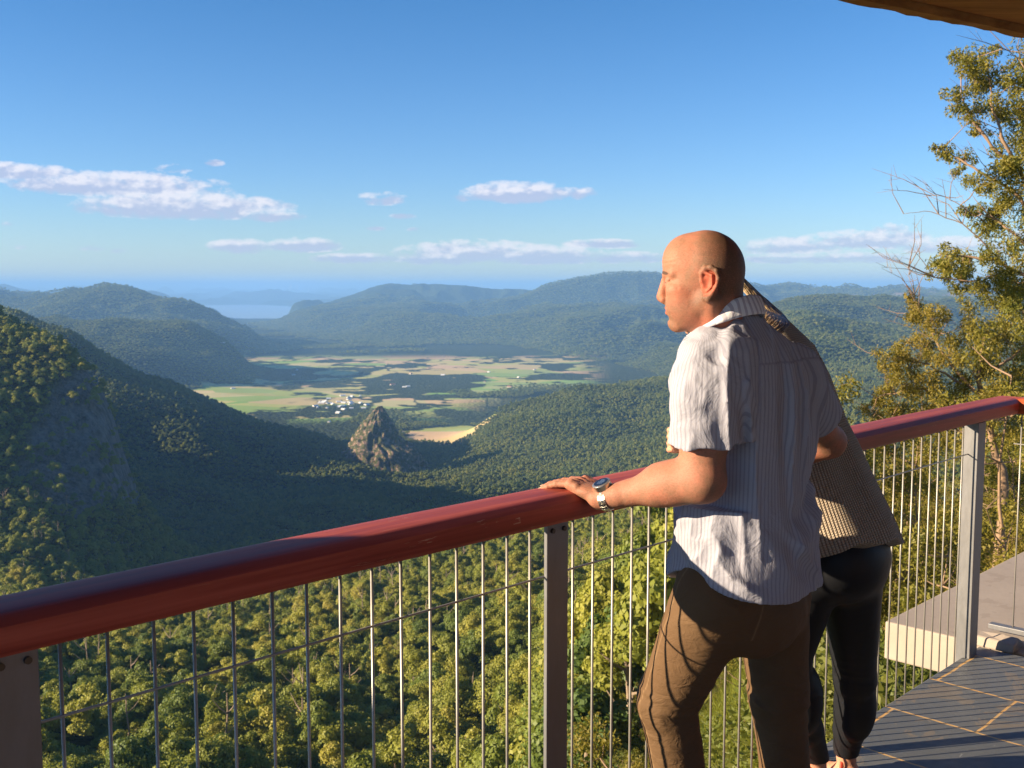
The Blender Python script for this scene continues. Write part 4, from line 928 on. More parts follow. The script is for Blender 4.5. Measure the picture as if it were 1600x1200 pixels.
        q = np.sqrt((x - c[0] - t * ab[0]) ** 2 + (y - c[1] - t * ab[1]) ** 2 + (z - c[2] - t * ab[2]) ** 2); d += .002 * np.exp(-(q / .0045) ** 2)
        return d
    FH.displace(crease, .012)
    def brow_lines(x, y, z):
        X = (x - HC[0]) * fwd[0] + (y - HC[1]) * fwd[1]; Z = z - HC[2]; d = np.zeros_like(X)
        for zz in (.034, .044, .054): d += .0007 * np.exp(-((Z - zz - .10 * (.09 - X) ** 1) / .0022) ** 2) * sstep(.045, .07, X)
        return d
    FH.displace(brow_lines, .010)
    parts = []; o0 = 0
    for fl in (F, FH, FA):
        v, q_ = fl.mesh(); parts.append((relax(v, q_, 1, .3), q_ + o0)); o0 += len(v)
    V = np.concatenate([a for a, _ in parts]); Q = np.concatenate([b_ for _, b_ in parts])
    m = skin_mat('man_skin', (.32, .168, .105), (.46, .18, .115))
    o = mesh_np('body', V, Q, m, smooth=True, parent=root); put(o)
    L = V - HC; hx = L @ fwd; hy = L @ lft; hz = L[:, 2]
    inh = (hz > -.16) & (np.abs(hx) < .14) & (np.abs(hy) < .12)
    n = np.zeros(len(V)); st = sstep(.040, -.030, hx + .25 * hz * (hz < .05) + .25 * np.maximum(hz - .05, 0)) * sstep(-.075, -.045, hz + .2 * hx) * .9 + .34 * sstep(-.040, -.062, hz) * sstep(-.13, -.115, hz) * sstep(-.01, .03, hx)
    add_attr(o, 'stubble', np.where(inh, np.clip(st, 0, 1), 0))
    bd = np.sqrt((np.maximum(.062 - hx, 0) / .005) ** 2 + ((np.abs(hy) - .030) / .022) ** 2 + ((hz - .012 + .1 * (np.abs(hy) - .03)) / .0045) ** 2); ey = np.sqrt((np.maximum(.060 - hx, 0) / .005) ** 2 + ((np.abs(hy) - .031) / .012) ** 2 + ((hz + .0105) / .0022) ** 2)
    add_attr(o, 'brow', np.where(inh, np.clip((1 - sstep(.7, 1.15, bd)) * .85 + (1 - sstep(.7, 1.1, ey)) * .9, 0, 1), 0))
    er = np.sqrt(((hx + .022) / .026) ** 2 + ((np.abs(hy) - .083) / .016) ** 2 + ((hz + .012) / .036) ** 2); lp = np.sqrt(((hx - .085) / .014) ** 2 + (hy / .026) ** 2 + ((hz + .0755) / .012) ** 2)
    add_attr(o, 'redness', np.where(inh, (1 - sstep(.6, 1.1, er)) * .6 + (1 - sstep(.6, 1.0, lp)) * .6 + .25 * np.exp(-((hx - .103) / .014) ** 2 - ((hz + .046) / .016) ** 2) + .22 * np.exp(-((hx - .05) / .02) ** 2 - ((hz + .04) / .02) ** 2) + .25 * sstep(-.075, -.10, hz) * sstep(.03, 0, hx), 0))
    # finger nails
    nm = mat('nail', (.40, .22, .15), rough=.45)
    for c, e, r_ in tips + [(th[2], th[3], .011)]:
        dd = (e - c) / np.linalg.norm(e - c); b = MB(); sdv = np.cross(dd, [0, 0, 1]); up = np.cross(sdv, dd); q = e + up * r_ * .74
        b.box(q, (.0052, .0042, .0012), dd, sdv, up); put(b.build('fingernail', nm, root, bevel=.001)).parent = root

    # ---------------- shirt
    zs = [.78, .86, .95, 1.05, 1.15, 1.25, 1.35, 1.42, 1.46, 1.50, 1.54]
    ct = [1.625, 1.625, 1.622, 1.618, 1.612, 1.602, 1.590, 1.570, 1.548, 1.525, 1.515]; cp = [.400, .400, .400, .400, .405, .412, .420, .426, .428, .425, .42]
    ha = [.205, .205, .198, .184, .174, .180, .192, .186, .150, .090, .05]; hb = [.172, .170, .165, .150, .138, .134, .124, .102, .084, .068, .05]
    def tors(x, y, z):
        a = np.interp(z, zs, ha); b = np.interp(z, zs, hb); X = (x - np.interp(z, zs, ct)) / a; Y = (y - np.interp(z, zs, cp)) / b
        rr = (np.abs(X) ** 2.3 + np.abs(Y) ** 2.3) ** (1 / 2.3); return (rr - 1) * np.minimum(a, b) * .95
    G = Field((1.27, .18, .76), (1.99, .66, 1.58), .004)
    G.apply(tors, (1.37, .18, .77), (1.88, .62, 1.56), .01)
    G.cone(SL + (.03, 0, .01), SL + (.0, .004, -.06), .072, .074, .05); sEL = SL + (EL - SL) * .70; G.cone(SL + (0, .004, -.05), sEL, .072, .076, .03)
    sER = SR + (ER - SR) * .62; G.cone(SR + (-.03, 0, .01), SR, .070, .070, .05); G.cone(SR, sER, .068, .066, .03)
    def folds(x, y, z):
        q = np.arctan2(x - 1.60, y - .41)                       # 0 at the back, negative towards the left arm
        back = sstep(1.7, .9, np.abs(q)); low = sstep(1.15, .95, z); up = sstep(1.10, 1.28, z)
        warp = .35 * n3(x * 4, y * 4, z * 3, 5)
        v = (1 - np.abs(2 * vnoise(q * 3.9 + warp * 2 + (z - 1.2) * 1.0, z * 1.7, y * 0, 3) - 1)) - .6          # long drapes
        dg = (1 - np.abs(2 * vnoise((z * 1.0 + q * .115) * 16 + warp * 2, q * 1.2, y * 0, 9) - 1)) - .6       # slanting folds at the waist
        cr = (1 - np.abs(2 * vnoise(x * 26 + z * 9, y * 26, z * 20 + x * 8, 12) - 1)) - .6
        d = -v * .034 * back * (.35 + .65 * up) - dg * .022 * low * sstep(.86, .93, z) - cr * (.0015 + .0015 * up)
        # gather under the right shoulder blade and slack over the belt
        d -= .020 * np.exp(-(((x - 1.76) / .07) ** 2 + ((z - 1.22) / .12) ** 2)) * (y > .42)
        d += .014 * np.exp(-(((x - 1.72) / .10) ** 2 + ((z - 1.105 - (x - 1.72) * .4) / .025) ** 2)) * (y > .42)
        d -= .018 * np.exp(-(((x - 1.70) / .12) ** 2 + ((z - 1.045 - (x - 1.72) * .5) / .035) ** 2)) * (y > .42)
        # sleeve creases running down from the shoulder seam
        sl = sstep(1.50, 1.44, x); cs = (1 - np.abs(2 * vnoise((x * 1.0 + z * .62) * 30, (y * 1.0 - z * .3) * 22, z * 5, 23) - 1)) - .6
        d -= sl * cs * .008
        d += .004 * np.exp(-((x - 1.465 - .02 * (z - 1.4)) / .006) ** 2) * sstep(1.30, 1.36, z)         # armhole seam
        return d
    G.displace(folds, .04)
    # hem and cuffs cut clean
    def hem(x, y, z):
        q = np.arctan2(x - 1.62, y - .40); hz_ = .862 + .060 * np.exp(-((np.abs(q) - 1.75) / .55) ** 2) + .003 * np.sin(q * 5)
        return z - hz_
    G.apply(hem, (1.2, .1, .7), (2.0, .7, 1.0), .0005, 's')
    ax = (EL - SL) / np.linalg.norm(EL - SL); cu = sEL
    G.apply(lambda x, y, z: -((x - cu[0]) * ax[0] + (y - cu[1]) * ax[1] + (z - cu[2]) * ax[2] + .004 * np.sin(x * 90) + .10 * (x - cu[0])) + (x > 1.475) * 10, (1.27, .30, 1.10), (1.475, .56, 1.30), .0005, 's')
    ax2 = (ER - SR) / np.linalg.norm(ER - SR); cu2 = sER
    G.apply(lambda x, y, z: -((x - cu2[0]) * ax2[0] + (y - cu2[1]) * ax2[1] + (z - cu2[2]) * ax2[2]) + (x < 1.80) * 10, (1.80, .30, 1.10), (1.98, .62, 1.36), .0005, 's')
    # neck opening
    G.cone(NB + (0, 0, .0), NB + (-.045, -.02, .12), .058, .070, .004, 's')
    V, Q = G.mesh(); V = relax(V, Q, 1, .3)
    ms = shirt_mat()
    o = mesh_np('shirt', V, Q, ms, smooth=True, parent=root); put(o)
    x, y, z = V.T; slL = sstep(1.478, 1.468, x - .02 * (z - 1.4)) * (z > 1.15); slR = (x > 1.815) & (z > 1.15) & (z < 1.36)
    q = np.arctan2(x - 1.60, y - .41); yoke = (z > 1.425) & (y > .40)
    tor = q * .178 + .004 * np.sin(z * 9) + (z - 1.2) * .0; qs = np.arctan2(x - 1.40, y - .427); cc = np.where(slL > .5, qs * .075 + .003, np.where(slR, np.arctan2(x - 1.85, y - .40) * .07, tor)); cc = np.where(yoke & (slL < .5), x * 1.0 + .1 * (z - 1.4), cc)
    add_attr(o, 'stripe', cc)
    seam = np.exp(-((x - 1.470 - .02 * (z - 1.4)) / .0022) ** 2) * (z > 1.28) + np.exp(-((z - 1.425) / .0022) ** 2) * (y > .42) * (x > 1.47) + np.exp(-((q + 1.62) / .012) ** 2) * (z < 1.16)
    add_attr(o, 'seam', np.clip(seam, 0, 1))
    # collar
    b = MB(); cc_ = NB + (-.022, -.012, .030); rings = []
    n_ = 40; prof = [(0.062, .030), (.066, .045), (.072, .047), (.080, .030), (.088, .004), (.086, -.002), (.078, .010), (.066, .018)]
    for k in range(n_):
        a = 2 * math.pi * k / n_; ca, sa = math.cos(a), math.sin(a); open_ = max(0, -sa - .75) * 4
        ring = []
        for r_, h in prof:
            drop = -.030 * (-sa) if sa < 0 else .012 * sa
            wob_ = .003 * math.sin(5 * a + h * 60)
            ring.append(Vector((cc_[0] + ca * (r_ + wob_) * 1.06, cc_[1] + sa * (r_ + wob_) * 1.10, cc_[2] + h + drop - .34 * 0 + .10 * sa * .25)))
        rings.append(ring)
    rings.append(rings[0]); b.loft(rings, cap=False); co = b.build('collar', collar_mat(), root, smooth=True); put(co)
    sd_ = co.modifiers.new('s', 'SUBSURF'); sd_.levels = sd_.render_levels = 1

    # ---------------- trousers
    J = Field(np.minimum.reduce([HL - .16, KL - .13, AL - .13, HR - .15, AR - .12]) * (1, 1, 0), (1.90, .62, .98), .0045)
    J.ell((1.622, .388, .915), (.168, .128, .11), .03); 
    for h, k, a, r0 in ((HL, KL, AL, .104), (HR, KR, AR, .098)):
        J.cone(h, k, r0, .075, .035); J.cone(k, k * .5 + a * .5, .073, .066, .02); J.cone(k * .5 + a * .5, a, .066, .058, .01)
    J.ell(HL * .5 + HR * .5 + (0, .05, -.03), (.15, .09, .11), .04)
    def pf(x, y, z):
        kz = KL[2]; leftleg = x < (HL[0] + HR[0]) / 2 + .02
        kd = np.where(leftleg, np.abs(z - KL[2] + .01), np.abs(z - KR[2])); kn = np.exp(-(kd / .085) ** 2)
        w = .5 * n3(x * 7, y * 7, z * 4, 2); f1 = (1 - np.abs(2 * vnoise(z * 34 + w * 3 + y * 9, x * 8, y * 8, 14) - 1)) - .55
        f2 = (1 - np.abs(2 * vnoise((z + (x - 1.5) * .9) * 13 + w * 2, y * 6, x * 3, 19) - 1)) - .55
        f3 = (1 - np.abs(2 * vnoise(x * 16 + z * 5, y * 16, z * 9, 29) - 1)) - .55
        return -f1 * .011 * kn - f2 * .007 * sstep(.55, .85, z) - f3 * .0025
    J.displace(pf, .03)
    J.apply(lambda x, y, z: np.abs(z * 1.0 - .10) * 0 + (z - .085) + x * 0 + y * 0, (1, 0, 0), (2, .7, .12), .0005, 's')
    V, Q = J.mesh(); V = relax(V, Q, 1, .3)
    o = mesh_np('trousers', V, Q, trouser_mat(), smooth=True, parent=root); put(o)
    x, y, z = V.T
    def dseg(a, b_):
        ab = b_ - a; t = np.clip(((V - a) @ ab) / (ab @ ab), 0, 1); c = a + t[:, None] * ab; return V - c, t
    r1, t1 = dseg(HL + (0, 0, .08), KL); r2, t2 = dseg(KL, AL); r3, t3 = dseg(HR, KR)
    left = x < 1.62
    ang = np.where(z > KL[2], np.arctan2(r1[:, 0], r1[:, 1]), np.arctan2(r2[:, 0], r2[:, 1]))
    seam = np.exp(-((ang + 1.95) / .022) ** 2) * left                       # side seam of the near leg
    pk = np.exp(-((x - 1.56 - (z - .9) * .25) / .0022) ** 2) * (y > .45) * (z > .76) * (z < .93)
    add_attr(o, 'seam', np.clip(seam + pk, 0, 1))
    # shoes
    msh = mat('shoe_leather', (.05, .035, .03), rough=.5)
    for a, s_ in ((AL, -1), (AR, 1)):
        S = Field(a + (-.09, -.24, -.10), a + (.09, .10, .06), .005); S.cone(a + (0, .03, -.035), a + (.0, -.16, -.055), .042, .036, .02); S.cone(a + (0, 0, .02), a + (0, .01, -.04), .042, .042, .02)
        S.apply(lambda x, y, z: z - .006 + 0 * x + 0 * y, a + (-.1, -.25, -.12), a + (.1, .12, -.05), .002, 's'); V, Q = S.mesh(); o = mesh_np('shoe', V, Q, msh, smooth=True, parent=root); put(o)
    build_watch(root, put, WL, EL)
    return root

def shirt_mat():
    m = mat('striped_linen', rough=.85, spec=.15); g = NG(m); c = g.coord('Object'); s = g.attr('stripe')
    n = g.noise(c, 60, 3); ph = g.math('MULTIPLY_ADD', n, .10, g.math('MULTIPLY', s, 1 / .0118)); fr = g.math('FRACT', ph)
    d = g.math('ABSOLUTE', g.math('SUBTRACT', fr, .5))
    wide = g.math('LESS_THAN', d, .17); thin = g.math('GREATER_THAN', d, .46)
    col = g.mix(g.math('MULTIPLY', wide, .85), (.385, .39, .465), (.265, .265, .33)); col = g.mix(g.math('MULTIPLY', thin, .35), col, (.50, .47, .52))
    fine = g.noise(g.map(c, (500, 500, 60)), 1, 2); col = g.mix(g.math('MULTIPLY', fine, .28), col, (.46, .43, .46))
    col = g.mix(g.math('MULTIPLY', g.attr('seam'), .55), col, (.22, .2, .26))
    g.L.new(col, g.b.inputs['Base Color'])
    cr = g.noise(g.map(c, (38, 38, 22)), 1, 5, .62, dist=1.4); cr2 = g.noise(g.map(c, (13, 13, 10), rot=(.4, .3, .2)), 1, 4, .6, dist=1.6)
    h = g.math('ADD', g.math('MULTIPLY', cr, .3), g.math('MULTIPLY', cr2, 1.1)); h = g.math('SUBTRACT', h, g.math('MULTIPLY', g.attr('seam'), .25))
    nb = g.bump(h, .45, .012); g.L.new(g.bump(fine, .25, .0008, nb), g.b.inputs['Normal'])
    tr = g.N.new('ShaderNodeBsdfTranslucent'); g.L.new(col, tr.inputs[0]); mx = g.N.new('ShaderNodeMixShader'); mx.inputs[0].default_value = .07
    g.L.new(g.b.outputs[0], mx.inputs[1]); g.L.new(tr.outputs[0], mx.inputs[2]); g.L.new(mx.outputs[0], g.out.inputs['Surface']); return m
def collar_mat():
    m = mat('collar_linen', rough=.85, spec=.15); g = NG(m); c = g.coord('Object')
    w = g.N.new('ShaderNodeTexWave'); w.inputs['Scale'].default_value = 24; w.inputs['Distortion'].default_value = .6; g.L.new(c, w.inputs[0])
    g.L.new(g.mix(g.math('MULTIPLY', g.math('GREATER_THAN', w.outputs['Fac'], .6), .8), (.76, .75, .78), (.44, .40, .47)), g.b.inputs['Base Color'])
    g.L.new(g.bump(g.noise(c, 40, 4, dist=1), .5, .006), g.b.inputs['Normal']); return m
def trouser_mat():
    m = mat('brown_cotton', rough=.8, spec=.2); g = NG(m); c = g.coord('Object')
    n = g.noise(c, 7, 4); t = g.noise(g.map(c, (900, 900, 300)), 1, 1); col = g.mix(n, (.115, .064, .032), (.165, .10, .052))
    col = g.mix(g.math('MULTIPLY', t, .25), col, (.08, .045, .02)); col = g.mix(g.math('MULTIPLY', g.attr('seam'), .6), col, (.30, .19, .10))
    g.L.new(col, g.b.inputs['Base Color']); h = g.noise(g.map(c, (20, 20, 34)), 1, 4, .6, dist=1.2)
    h = g.math('ADD', h, g.math('MULTIPLY', g.attr('seam'), .08)); g.L.new(g.bump(h, .6, .008), g.b.inputs['Normal']); return m

def build_watch(root, put, WL, EL):
    d = (EL - WL) / np.linalg.norm(EL - WL); c = WL + d * .018 + np.array([0, 0, .0]); up = np.array([-.25, .30, .92]); up -= d * (up @ d); up /= np.linalg.norm(up); sd = np.cross(d, up)
    wt = empty('watch'); wt.parent = root; wt.matrix_local = put.__closure__ and Matrix.Identity(4)
    mstl = mat('watch_steel', (.62, .58, .50), rough=.28, metal=1.0); mface = mat('watch_face', (.012, .018, .035), rough=.12, spec=.8); mrub = mat('watch_bezel', (.45, .42, .38), rough=.35, metal=.8); mlcd = mat('watch_digits', (.10, .16, .30), rough=.3)
    def pp(o): o.parent = wt; put(o); return o
    # steel link bracelet
    b = MB(); n = 22; ra, rb = .0355, .0295
    for k in range(n):
        a = 2 * math.pi * k / n; r_ = Vector(sd * math.cos(a) * ra + up * math.sin(a) * rb); nrm = Vector(sd * math.cos(a) / ra + up * math.sin(a) / rb).normalized(); tg = nrm.cross(Vector(d))
        b.box(Vector(c) + r_, (.0095, .0040, .0016), d, tg, nrm); b.box(Vector(c) + r_ + nrm * .0012, (.0036, .0033, .0016), d, tg, nrm)
    pp(b.build('strap', mstl, bevel=.0006))
    ct = Vector(c + up * (rb + .004)); U = Vector(up); D_ = Vector(d); S_ = Vector(sd)
    def disc(r0, h0, h1, name, m, r1=None):
        b = MB(); r1 = r1 or r0; ring = lambda r_, h: [ct + (D_ * math.cos(2 * math.pi * k / 32) + S_ * math.sin(2 * math.pi * k / 32)) * r_ + U * h for k in range(32)]
        b.loft([ring(r0, h0), ring(r0, (h0 + h1) / 2), ring(r1, h1)]); return pp(b.build(name, m, bevel=.0005))
    disc(.0225, -.006, .006, 'case', mstl); disc(.0232, .0062, .0092, 'bezel', mrub, .0200); disc(.0182, .0094, .0100, 'dial', mface)
    b = MB()
    for k, (x0, y0, w, h) in enumerate(((-.007, .002, .0022, .0040), (-.002, .002, .0022, .0040), (.004, .002, .0022, .0040), (.009, .002, .0016, .0040), (-.002, -.006, .006, .0012), (.001, .009, .005, .001))):
        for e in ((-1, 0), (1, 0), (0, -1), (0, 1)):
            q = ct + S_ * (x0 + e[0] * w) + D_ * (y0 + e[1] * h) + U * .0103; b.box(q, (.0005 if e[0] else w, .0005 if e[1] else h, .0001), S_, D_, U)
    pp(b.build('digits', mlcd)); b = MB(); b.tube([ct + D_ * .0225, ct + D_ * .0262], .0025, 10); pp(b.build('crown', mstl))
man = build_man()
# ================================================================ the woman leaning on the rail beyond the man
def build_woman():
    root = empty('person', TP(2.05, .30, 0)); off = Matrix.Translation(-Vector(root.location)) @ to_mesh_space()
    tag(root, 'woman with tied back fair hair, long knitted cardigan and black leggings, bending over the handrail', 'person')
    def put(o): o.matrix_local = off; return o
    HP = PL(1322, 868, 3.03); NK = PL(1196, 520, 3.17); HD = PL(1110, 462, 3.25)
    HR, KR, AR = PL(1328, 890, 3.05), PL(1336, 1060, 3.22), PL(1322, 1182, 3.36)
    HL, KL, AL = PL(1262, 900, 2.98), PL(1232, 1035, 3.05), PL(1275, 1190, 3.22)
    SLw = PL(1150, 560, 2.98); ELw = PL(1125, 700, 2.92); WLw = PL(1072, 692, 2.72)
    SRw = NK + np.array([.15, -.02, -.07]); ERw = np.array([SRw[0] + .05, -.0, 1.14]); WRw = np.array([SRw[0] - .16, -.03, 1.135])
    ax = NK - HP; ax /= np.linalg.norm(ax)
    pts = [HD, NK, HP, HR, KR, AR, HL, KL, AL, SLw, ELw, WLw, SRw, ERw, WRw]
    lo = np.minimum.reduce(pts) - .2; hi = np.maximum.reduce(pts) + .2; lo[2] = -.01
    F = Field(lo, hi, .0036)
    F.cone(NK - ax * .08, HP, .075, .085, .03); F.cone(SLw + (.03, 0, 0), SRw, .035, .035, .03); F.cone(NK - ax * .03, HD + (0, .02, -.05), .045, .045, .02)
    fwd = np.array([-.55, -.83, -.10]); fwd /= np.linalg.norm(fwd); lft = np.cross([0, 0, 1], fwd) ; lft /= np.linalg.norm(lft)
    if lft[0] > 0: lft = -lft
    head(F, HD, fwd, lft, .93)
    for h, k, a in ((HR, KR, AR), (HL, KL, AL)):
        F.cone(h, k, .072, .045, .02); F.cone(k, a, .045, .030, .02); F.cone(a, a + (0, .01, -.05), .029, .031, .01)
        F.cone(a + (0, .005, -.052), a + (-.015, -.135, -.070), .027, .026, .02); F.cone(a + (0, .02, -.05), a + (0, .04, -.065), .028, .026, .01)
        for j in range(5): F.cone(a + (-.036 + .014 * j, -.135 + .004 * j * j * .6, -.074), a + (-.040 + .014 * j, -.175 + .006 * j * j * .5, -.080), .0085, .0078, .003)
    for s_, e_, w_ in ((SLw, ELw, WLw), (SRw, ERw, WRw)):
        F.cone(s_, e_, .040, .034, .02); F.cone(e_, w_, .035, .023, .02)
        dn = (w_ - e_) / np.linalg.norm(w_ - e_); sd = np.cross(dn, [0, 0, 1]); sd /= np.linalg.norm(sd) + 1e-6
        F.ell(w_ + dn * .045, (.026, .026, .03), .01)
        for k in range(4):
            b0 = w_ + dn * .07 + np.array([0, 0, .026 - .0165 * k]); F.chain([b0, b0 + dn * .035, b0 + dn * .058 + sd * .010 * (1 if s_ is SLw else 0), b0 + dn * .070 + sd * .022 * (1 if s_ is SLw else 0)], [.0082, .0078, .0072, .0066], .003)
        F.chain([w_ + dn * .02 + np.array([0, 0, .018]), w_ + dn * .045 + np.array([0, 0, .045]), w_ + dn * .065 + np.array([0, 0, .055])], [.012, .0095, .008], .005)
    V, Q = F.mesh(); V = relax(V, Q, 1, .35)
    o = mesh_np('body', V, Q, skin_mat('woman_skin', (.60, .30, .19), (.68, .32, .20)), smooth=True, parent=root); put(o)
    for n_ in ('stubble', 'redness', 'brow'): add_attr(o, n_, np.zeros(len(V)))
    # leggings
    J = Field(lo * (1, 1, 0) + (0, 0, .02), (hi[0], hi[1] + .1, 1.05), .0045)
    J.ell(HP + (-.03, .01, .0), (.165, .12, .13), .03)
    for h, k, a in ((HR, KR, AR), (HL, KL, AL)):
        J.cone(h, k, .096, .062, .03); J.cone(k, k * .35 + a * .65, .061, .050, .02); J.ell(k * .66 + a * .34 + (0, .018, 0), (.056, .058, .11), .03); J.cone(k * .35 + a * .65, a + (0, 0, .012), .050, .040, .01)
        J.apply(lambda x, y, z, q=a: (z - q[2] - .010) + 0 * x + 0 * y, a + (-.08, -.08, -.1), a + (.08, .08, .0), .0005, 's')
    def lf(x, y, z):
        f = (1 - np.abs(2 * vnoise(z * 40 + x * 6, x * 7, y * 7, 44) - 1)) - .55
        return -f * .004 * (np.exp(-((z - KR[2]) / .08) ** 2) + np.exp(-((z - AR[2] - .04) / .04) ** 2))
    J.displace(lf, .03); V, Q = J.mesh(); V = relax(V, Q, 1, .3)
    ml = mat('black_leggings', (.012, .013, .017), rough=.55, spec=.35); g = NG(ml); g.L.new(g.bump(g.noise(g.coord('Object'), 30, 4), .3, .004), g.b.inputs['Normal'])
    o = mesh_np('leggings', V, Q, ml, smooth=True, parent=root); put(o)
    # ribbed top showing under the cardigan at the hip
    # cardigan: elliptical sections along the leaning back
    sec = []   # (s along neck->hem, centre px, py, depth, half width across the picture m, half depth)
    top = NK + ax * .03; e_n = np.array([0., 1., 0.]); 
    T0 = NK; L = np.linalg.norm(HP - NK)
    side = np.array([1., 0, 0]); fr = np.cross(ax, side); fr /= np.linalg.norm(fr); fr *= np.sign(fr[1])    # fr points out of her back
    S_ = np.array([-.04, .02, .08, .18, .32, .48, .62, .74, .84, .95]) ; HA = np.array([.07, .125, .175, .190, .182, .188, .202, .205, .190, .18]); HB = np.array([.06, .085, .108, .124, .132, .148, .164, .160, .130, .11])
    CI = np.array([0, .0, .004, .006, .008, .010, .016, .026, .030, .030]); CS = np.array([.0, -.005, -.01, -.015, -.02, -.02, -.02, -.015, -.012, -.012])
    def card(x, y, z):
        X, Y, Z = x - T0[0], y - T0[1], z - T0[2]; s = -(X * ax[0] + Y * ax[1] + Z * ax[2]); u = X * side[0] + Y * side[1] + Z * side[2]; v = X * fr[0] + Y * fr[1] + Z * fr[2]
        a = np.interp(s, S_, HA); b = np.interp(s, S_, HB); q = np.sqrt(((u - np.interp(s, S_, CS)) / a) ** 2 + ((v - np.interp(s, S_, CI)) / b) ** 2)
        return np.maximum((q - 1) * np.minimum(a, b) * .95, -(s + .025))
    G = Field(lo + (-.05, -.1, .5), hi + (.12, .25, .0), .0048)
    G.apply(card, G.lo, (G.ax[0][-1], G.ax[1][-1], G.ax[2][-1]), .01)
    for s_, e_, w_ in ((SLw, ELw, WLw), (SRw, ERw, WRw)):
        G.cone(s_, e_, .058, .052, .04); G.cone(e_, e_ * .25 + w_ * .75, .052, .040, .03)
    def kf(x, y, z):
        X, Y, Z = x - T0[0], y - T0[1], z - T0[2]; s = -(X * ax[0] + Y * ax[1] + Z * ax[2]); q = np.arctan2(X, X * fr[0] + Y * fr[1] + Z * fr[2])
        v = (1 - np.abs(2 * vnoise(q * 2.2 + 3, s * 1.3, s * 0, 51) - 1)) - .6
        return -v * .022 * sstep(.1, .5, s)
    G.displace(kf, .04)
    hemc = HP - ax * .015
    def cut(x, y, z):
        s = (x - hemc[0]) * ax[0] + (y - hemc[1]) * ax[1] + (z - hemc[2]) * ax[2]
        return s - .022 + .045 * np.sin((x - hemc[0]) * 5) + .006 * np.sin(x * 45)
    G.apply(cut, (G.lo[0], G.lo[1], .45), (G.ax[0][-1], G.ax[1][-1], 1.05), .0005, 's')
    V, Q = G.mesh(); V = relax(V, Q, 1, .3)
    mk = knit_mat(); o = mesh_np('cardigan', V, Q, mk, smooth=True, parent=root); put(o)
    D = V - T0; s = -(D @ ax); u = D @ side; v = D @ fr; q = np.arctan2(u - np.interp(s, S_, CS), v)
    add_attr(o, 'wale', q * .17); add_attr(o, 'course', s)
    add_attr(o, 'band', np.exp(-((q - .82) / .10) ** 4)); add_attr(o, 'dark', sstep(.95, 1.05, q))  # the dark attribute puts shading of the cardigan's far side into the colour
    # hair: locks swept from the crown into a low twisted tail
    hm = mat('fair_hair', (.28, .17, .075), rough=.38, spec=.5); g = NG(hm); oi = g.coord('Object'); n = g.noise(g.map(oi, (60, 60, 60)), 1, 2)
    g.L.new(g.ramp(n, [(.3, (.09, .06, .03)), (.5, (.30, .20, .10)), (.7, (.58, .43, .24))]), g.b.inputs['Base Color'])
    rd = random.Random(5); b = MB(); C = Vector(HD); fw = Vector(fwd); lf_ = Vector(lft)
    tie = Vector(PL(1160, 446, 3.22)); 
    for k in range(260):
        a = rd.uniform(-1.9, 1.9); e = rd.uniform(-.1, 1.4); r0 = .093
        d0 = (fw * math.cos(a) * .9 + lf_ * math.sin(a)) * math.cos(e) + Vector((0, 0, 1)) * math.sin(e); st = C + Vector((d0.x * .078, d0.y * .095, d0.z * .100 + .012)) * rd.uniform(1.0, 1.06)
        if d0.dot(fw) > .72 and e < .7: continue
        mid = (st + tie) / 2; o_ = (mid - C); o_.normalize(); mid = C + o_ * .102
        mid2 = (mid + tie) / 2 + (((mid + tie) / 2) - C).normalized() * .012
        b.tube([st, mid, mid2, tie + Vector((rd.uniform(-.012, .012), rd.uniform(-.012, .012), rd.uniform(-.012, .012)))], [.0030, .0040, .0040, .0028], 4, cap=False)
    hr = b.build('hair', hm, root, smooth=True); put(hr)
    b = MB(); kp = [Vector(PL(px, py, Y)) for px, py, Y in ((1152, 432, 3.20), (1168, 450, 3.19), (1186, 468, 3.16), (1204, 484, 3.12), (1213, 497, 3.06), (1206, 512, 3.00), (1188, 524, 2.96))]
    kr = [.022, .030, .036, .038, .036, .030, .020]
    def cat(i, f):
        a, b_, c, d = [kp[max(0, min(len(kp) - 1, i + q))] for q in (-1, 0, 1, 2)]
        return .5 * ((2 * b_) + (c - a) * f + (2 * a - 5 * b_ + 4 * c - d) * f * f + (3 * b_ - a - 3 * c + d) * f ** 3)
    for k in range(620):
        ph = rd.uniform(0, 6.28); rr = rd.random() ** .5; path = []; t0 = rd.uniform(0, .3); t1 = rd.uniform(4.6, 6.0); tw = rd.uniform(.25, .6); w2 = rd.uniform(0, 6.28)
        for j in range(20):
            t = t0 + (t1 - t0) * j / 19; i_ = min(int(t), 5); w = rr * float(np.interp(t, range(7), kr)); a = ph + t * tw
            path.append(cat(i_, t - i_) + Vector((math.cos(a) * w, math.sin(a) * w, math.cos(a + 1.57) * w * .5 + .0015 * math.sin(t * 3 + w2))))
        b.tube(path, [.0013] * 19 + [.0005], 4, cap=False)
    tl = b.build('ponytail', hm, root, smooth=True); put(tl)
    # sandals
    ms = mat('red_sandal', (.55, .06, .03), rough=.5)
    for a in (AR, AL):
        b = MB(); c = Vector(a)
        b.loft([[c + Vector((x_, y_, z_)) for x_, y_ in ((-.040, -.19), (-.048, -.12), (-.036, .03), (-.02, .065), (.02, .065), (.036, .03), (.042, -.12), (.028, -.18))] for z_ in (-.108, -.094)])
        for yy, hh in ((-.125, -.045), (-.09, -.036), (.0, .0)):
            b.tube([c + Vector((-.044, yy, -.095)), c + Vector((-.030, yy, hh - .010)), c + Vector((0, yy, hh + .004)), c + Vector((.030, yy, hh - .010)), c + Vector((.042, yy, -.095))], .006, 6)
        put(b.build('sandal', ms, root, smooth=False))
    return root
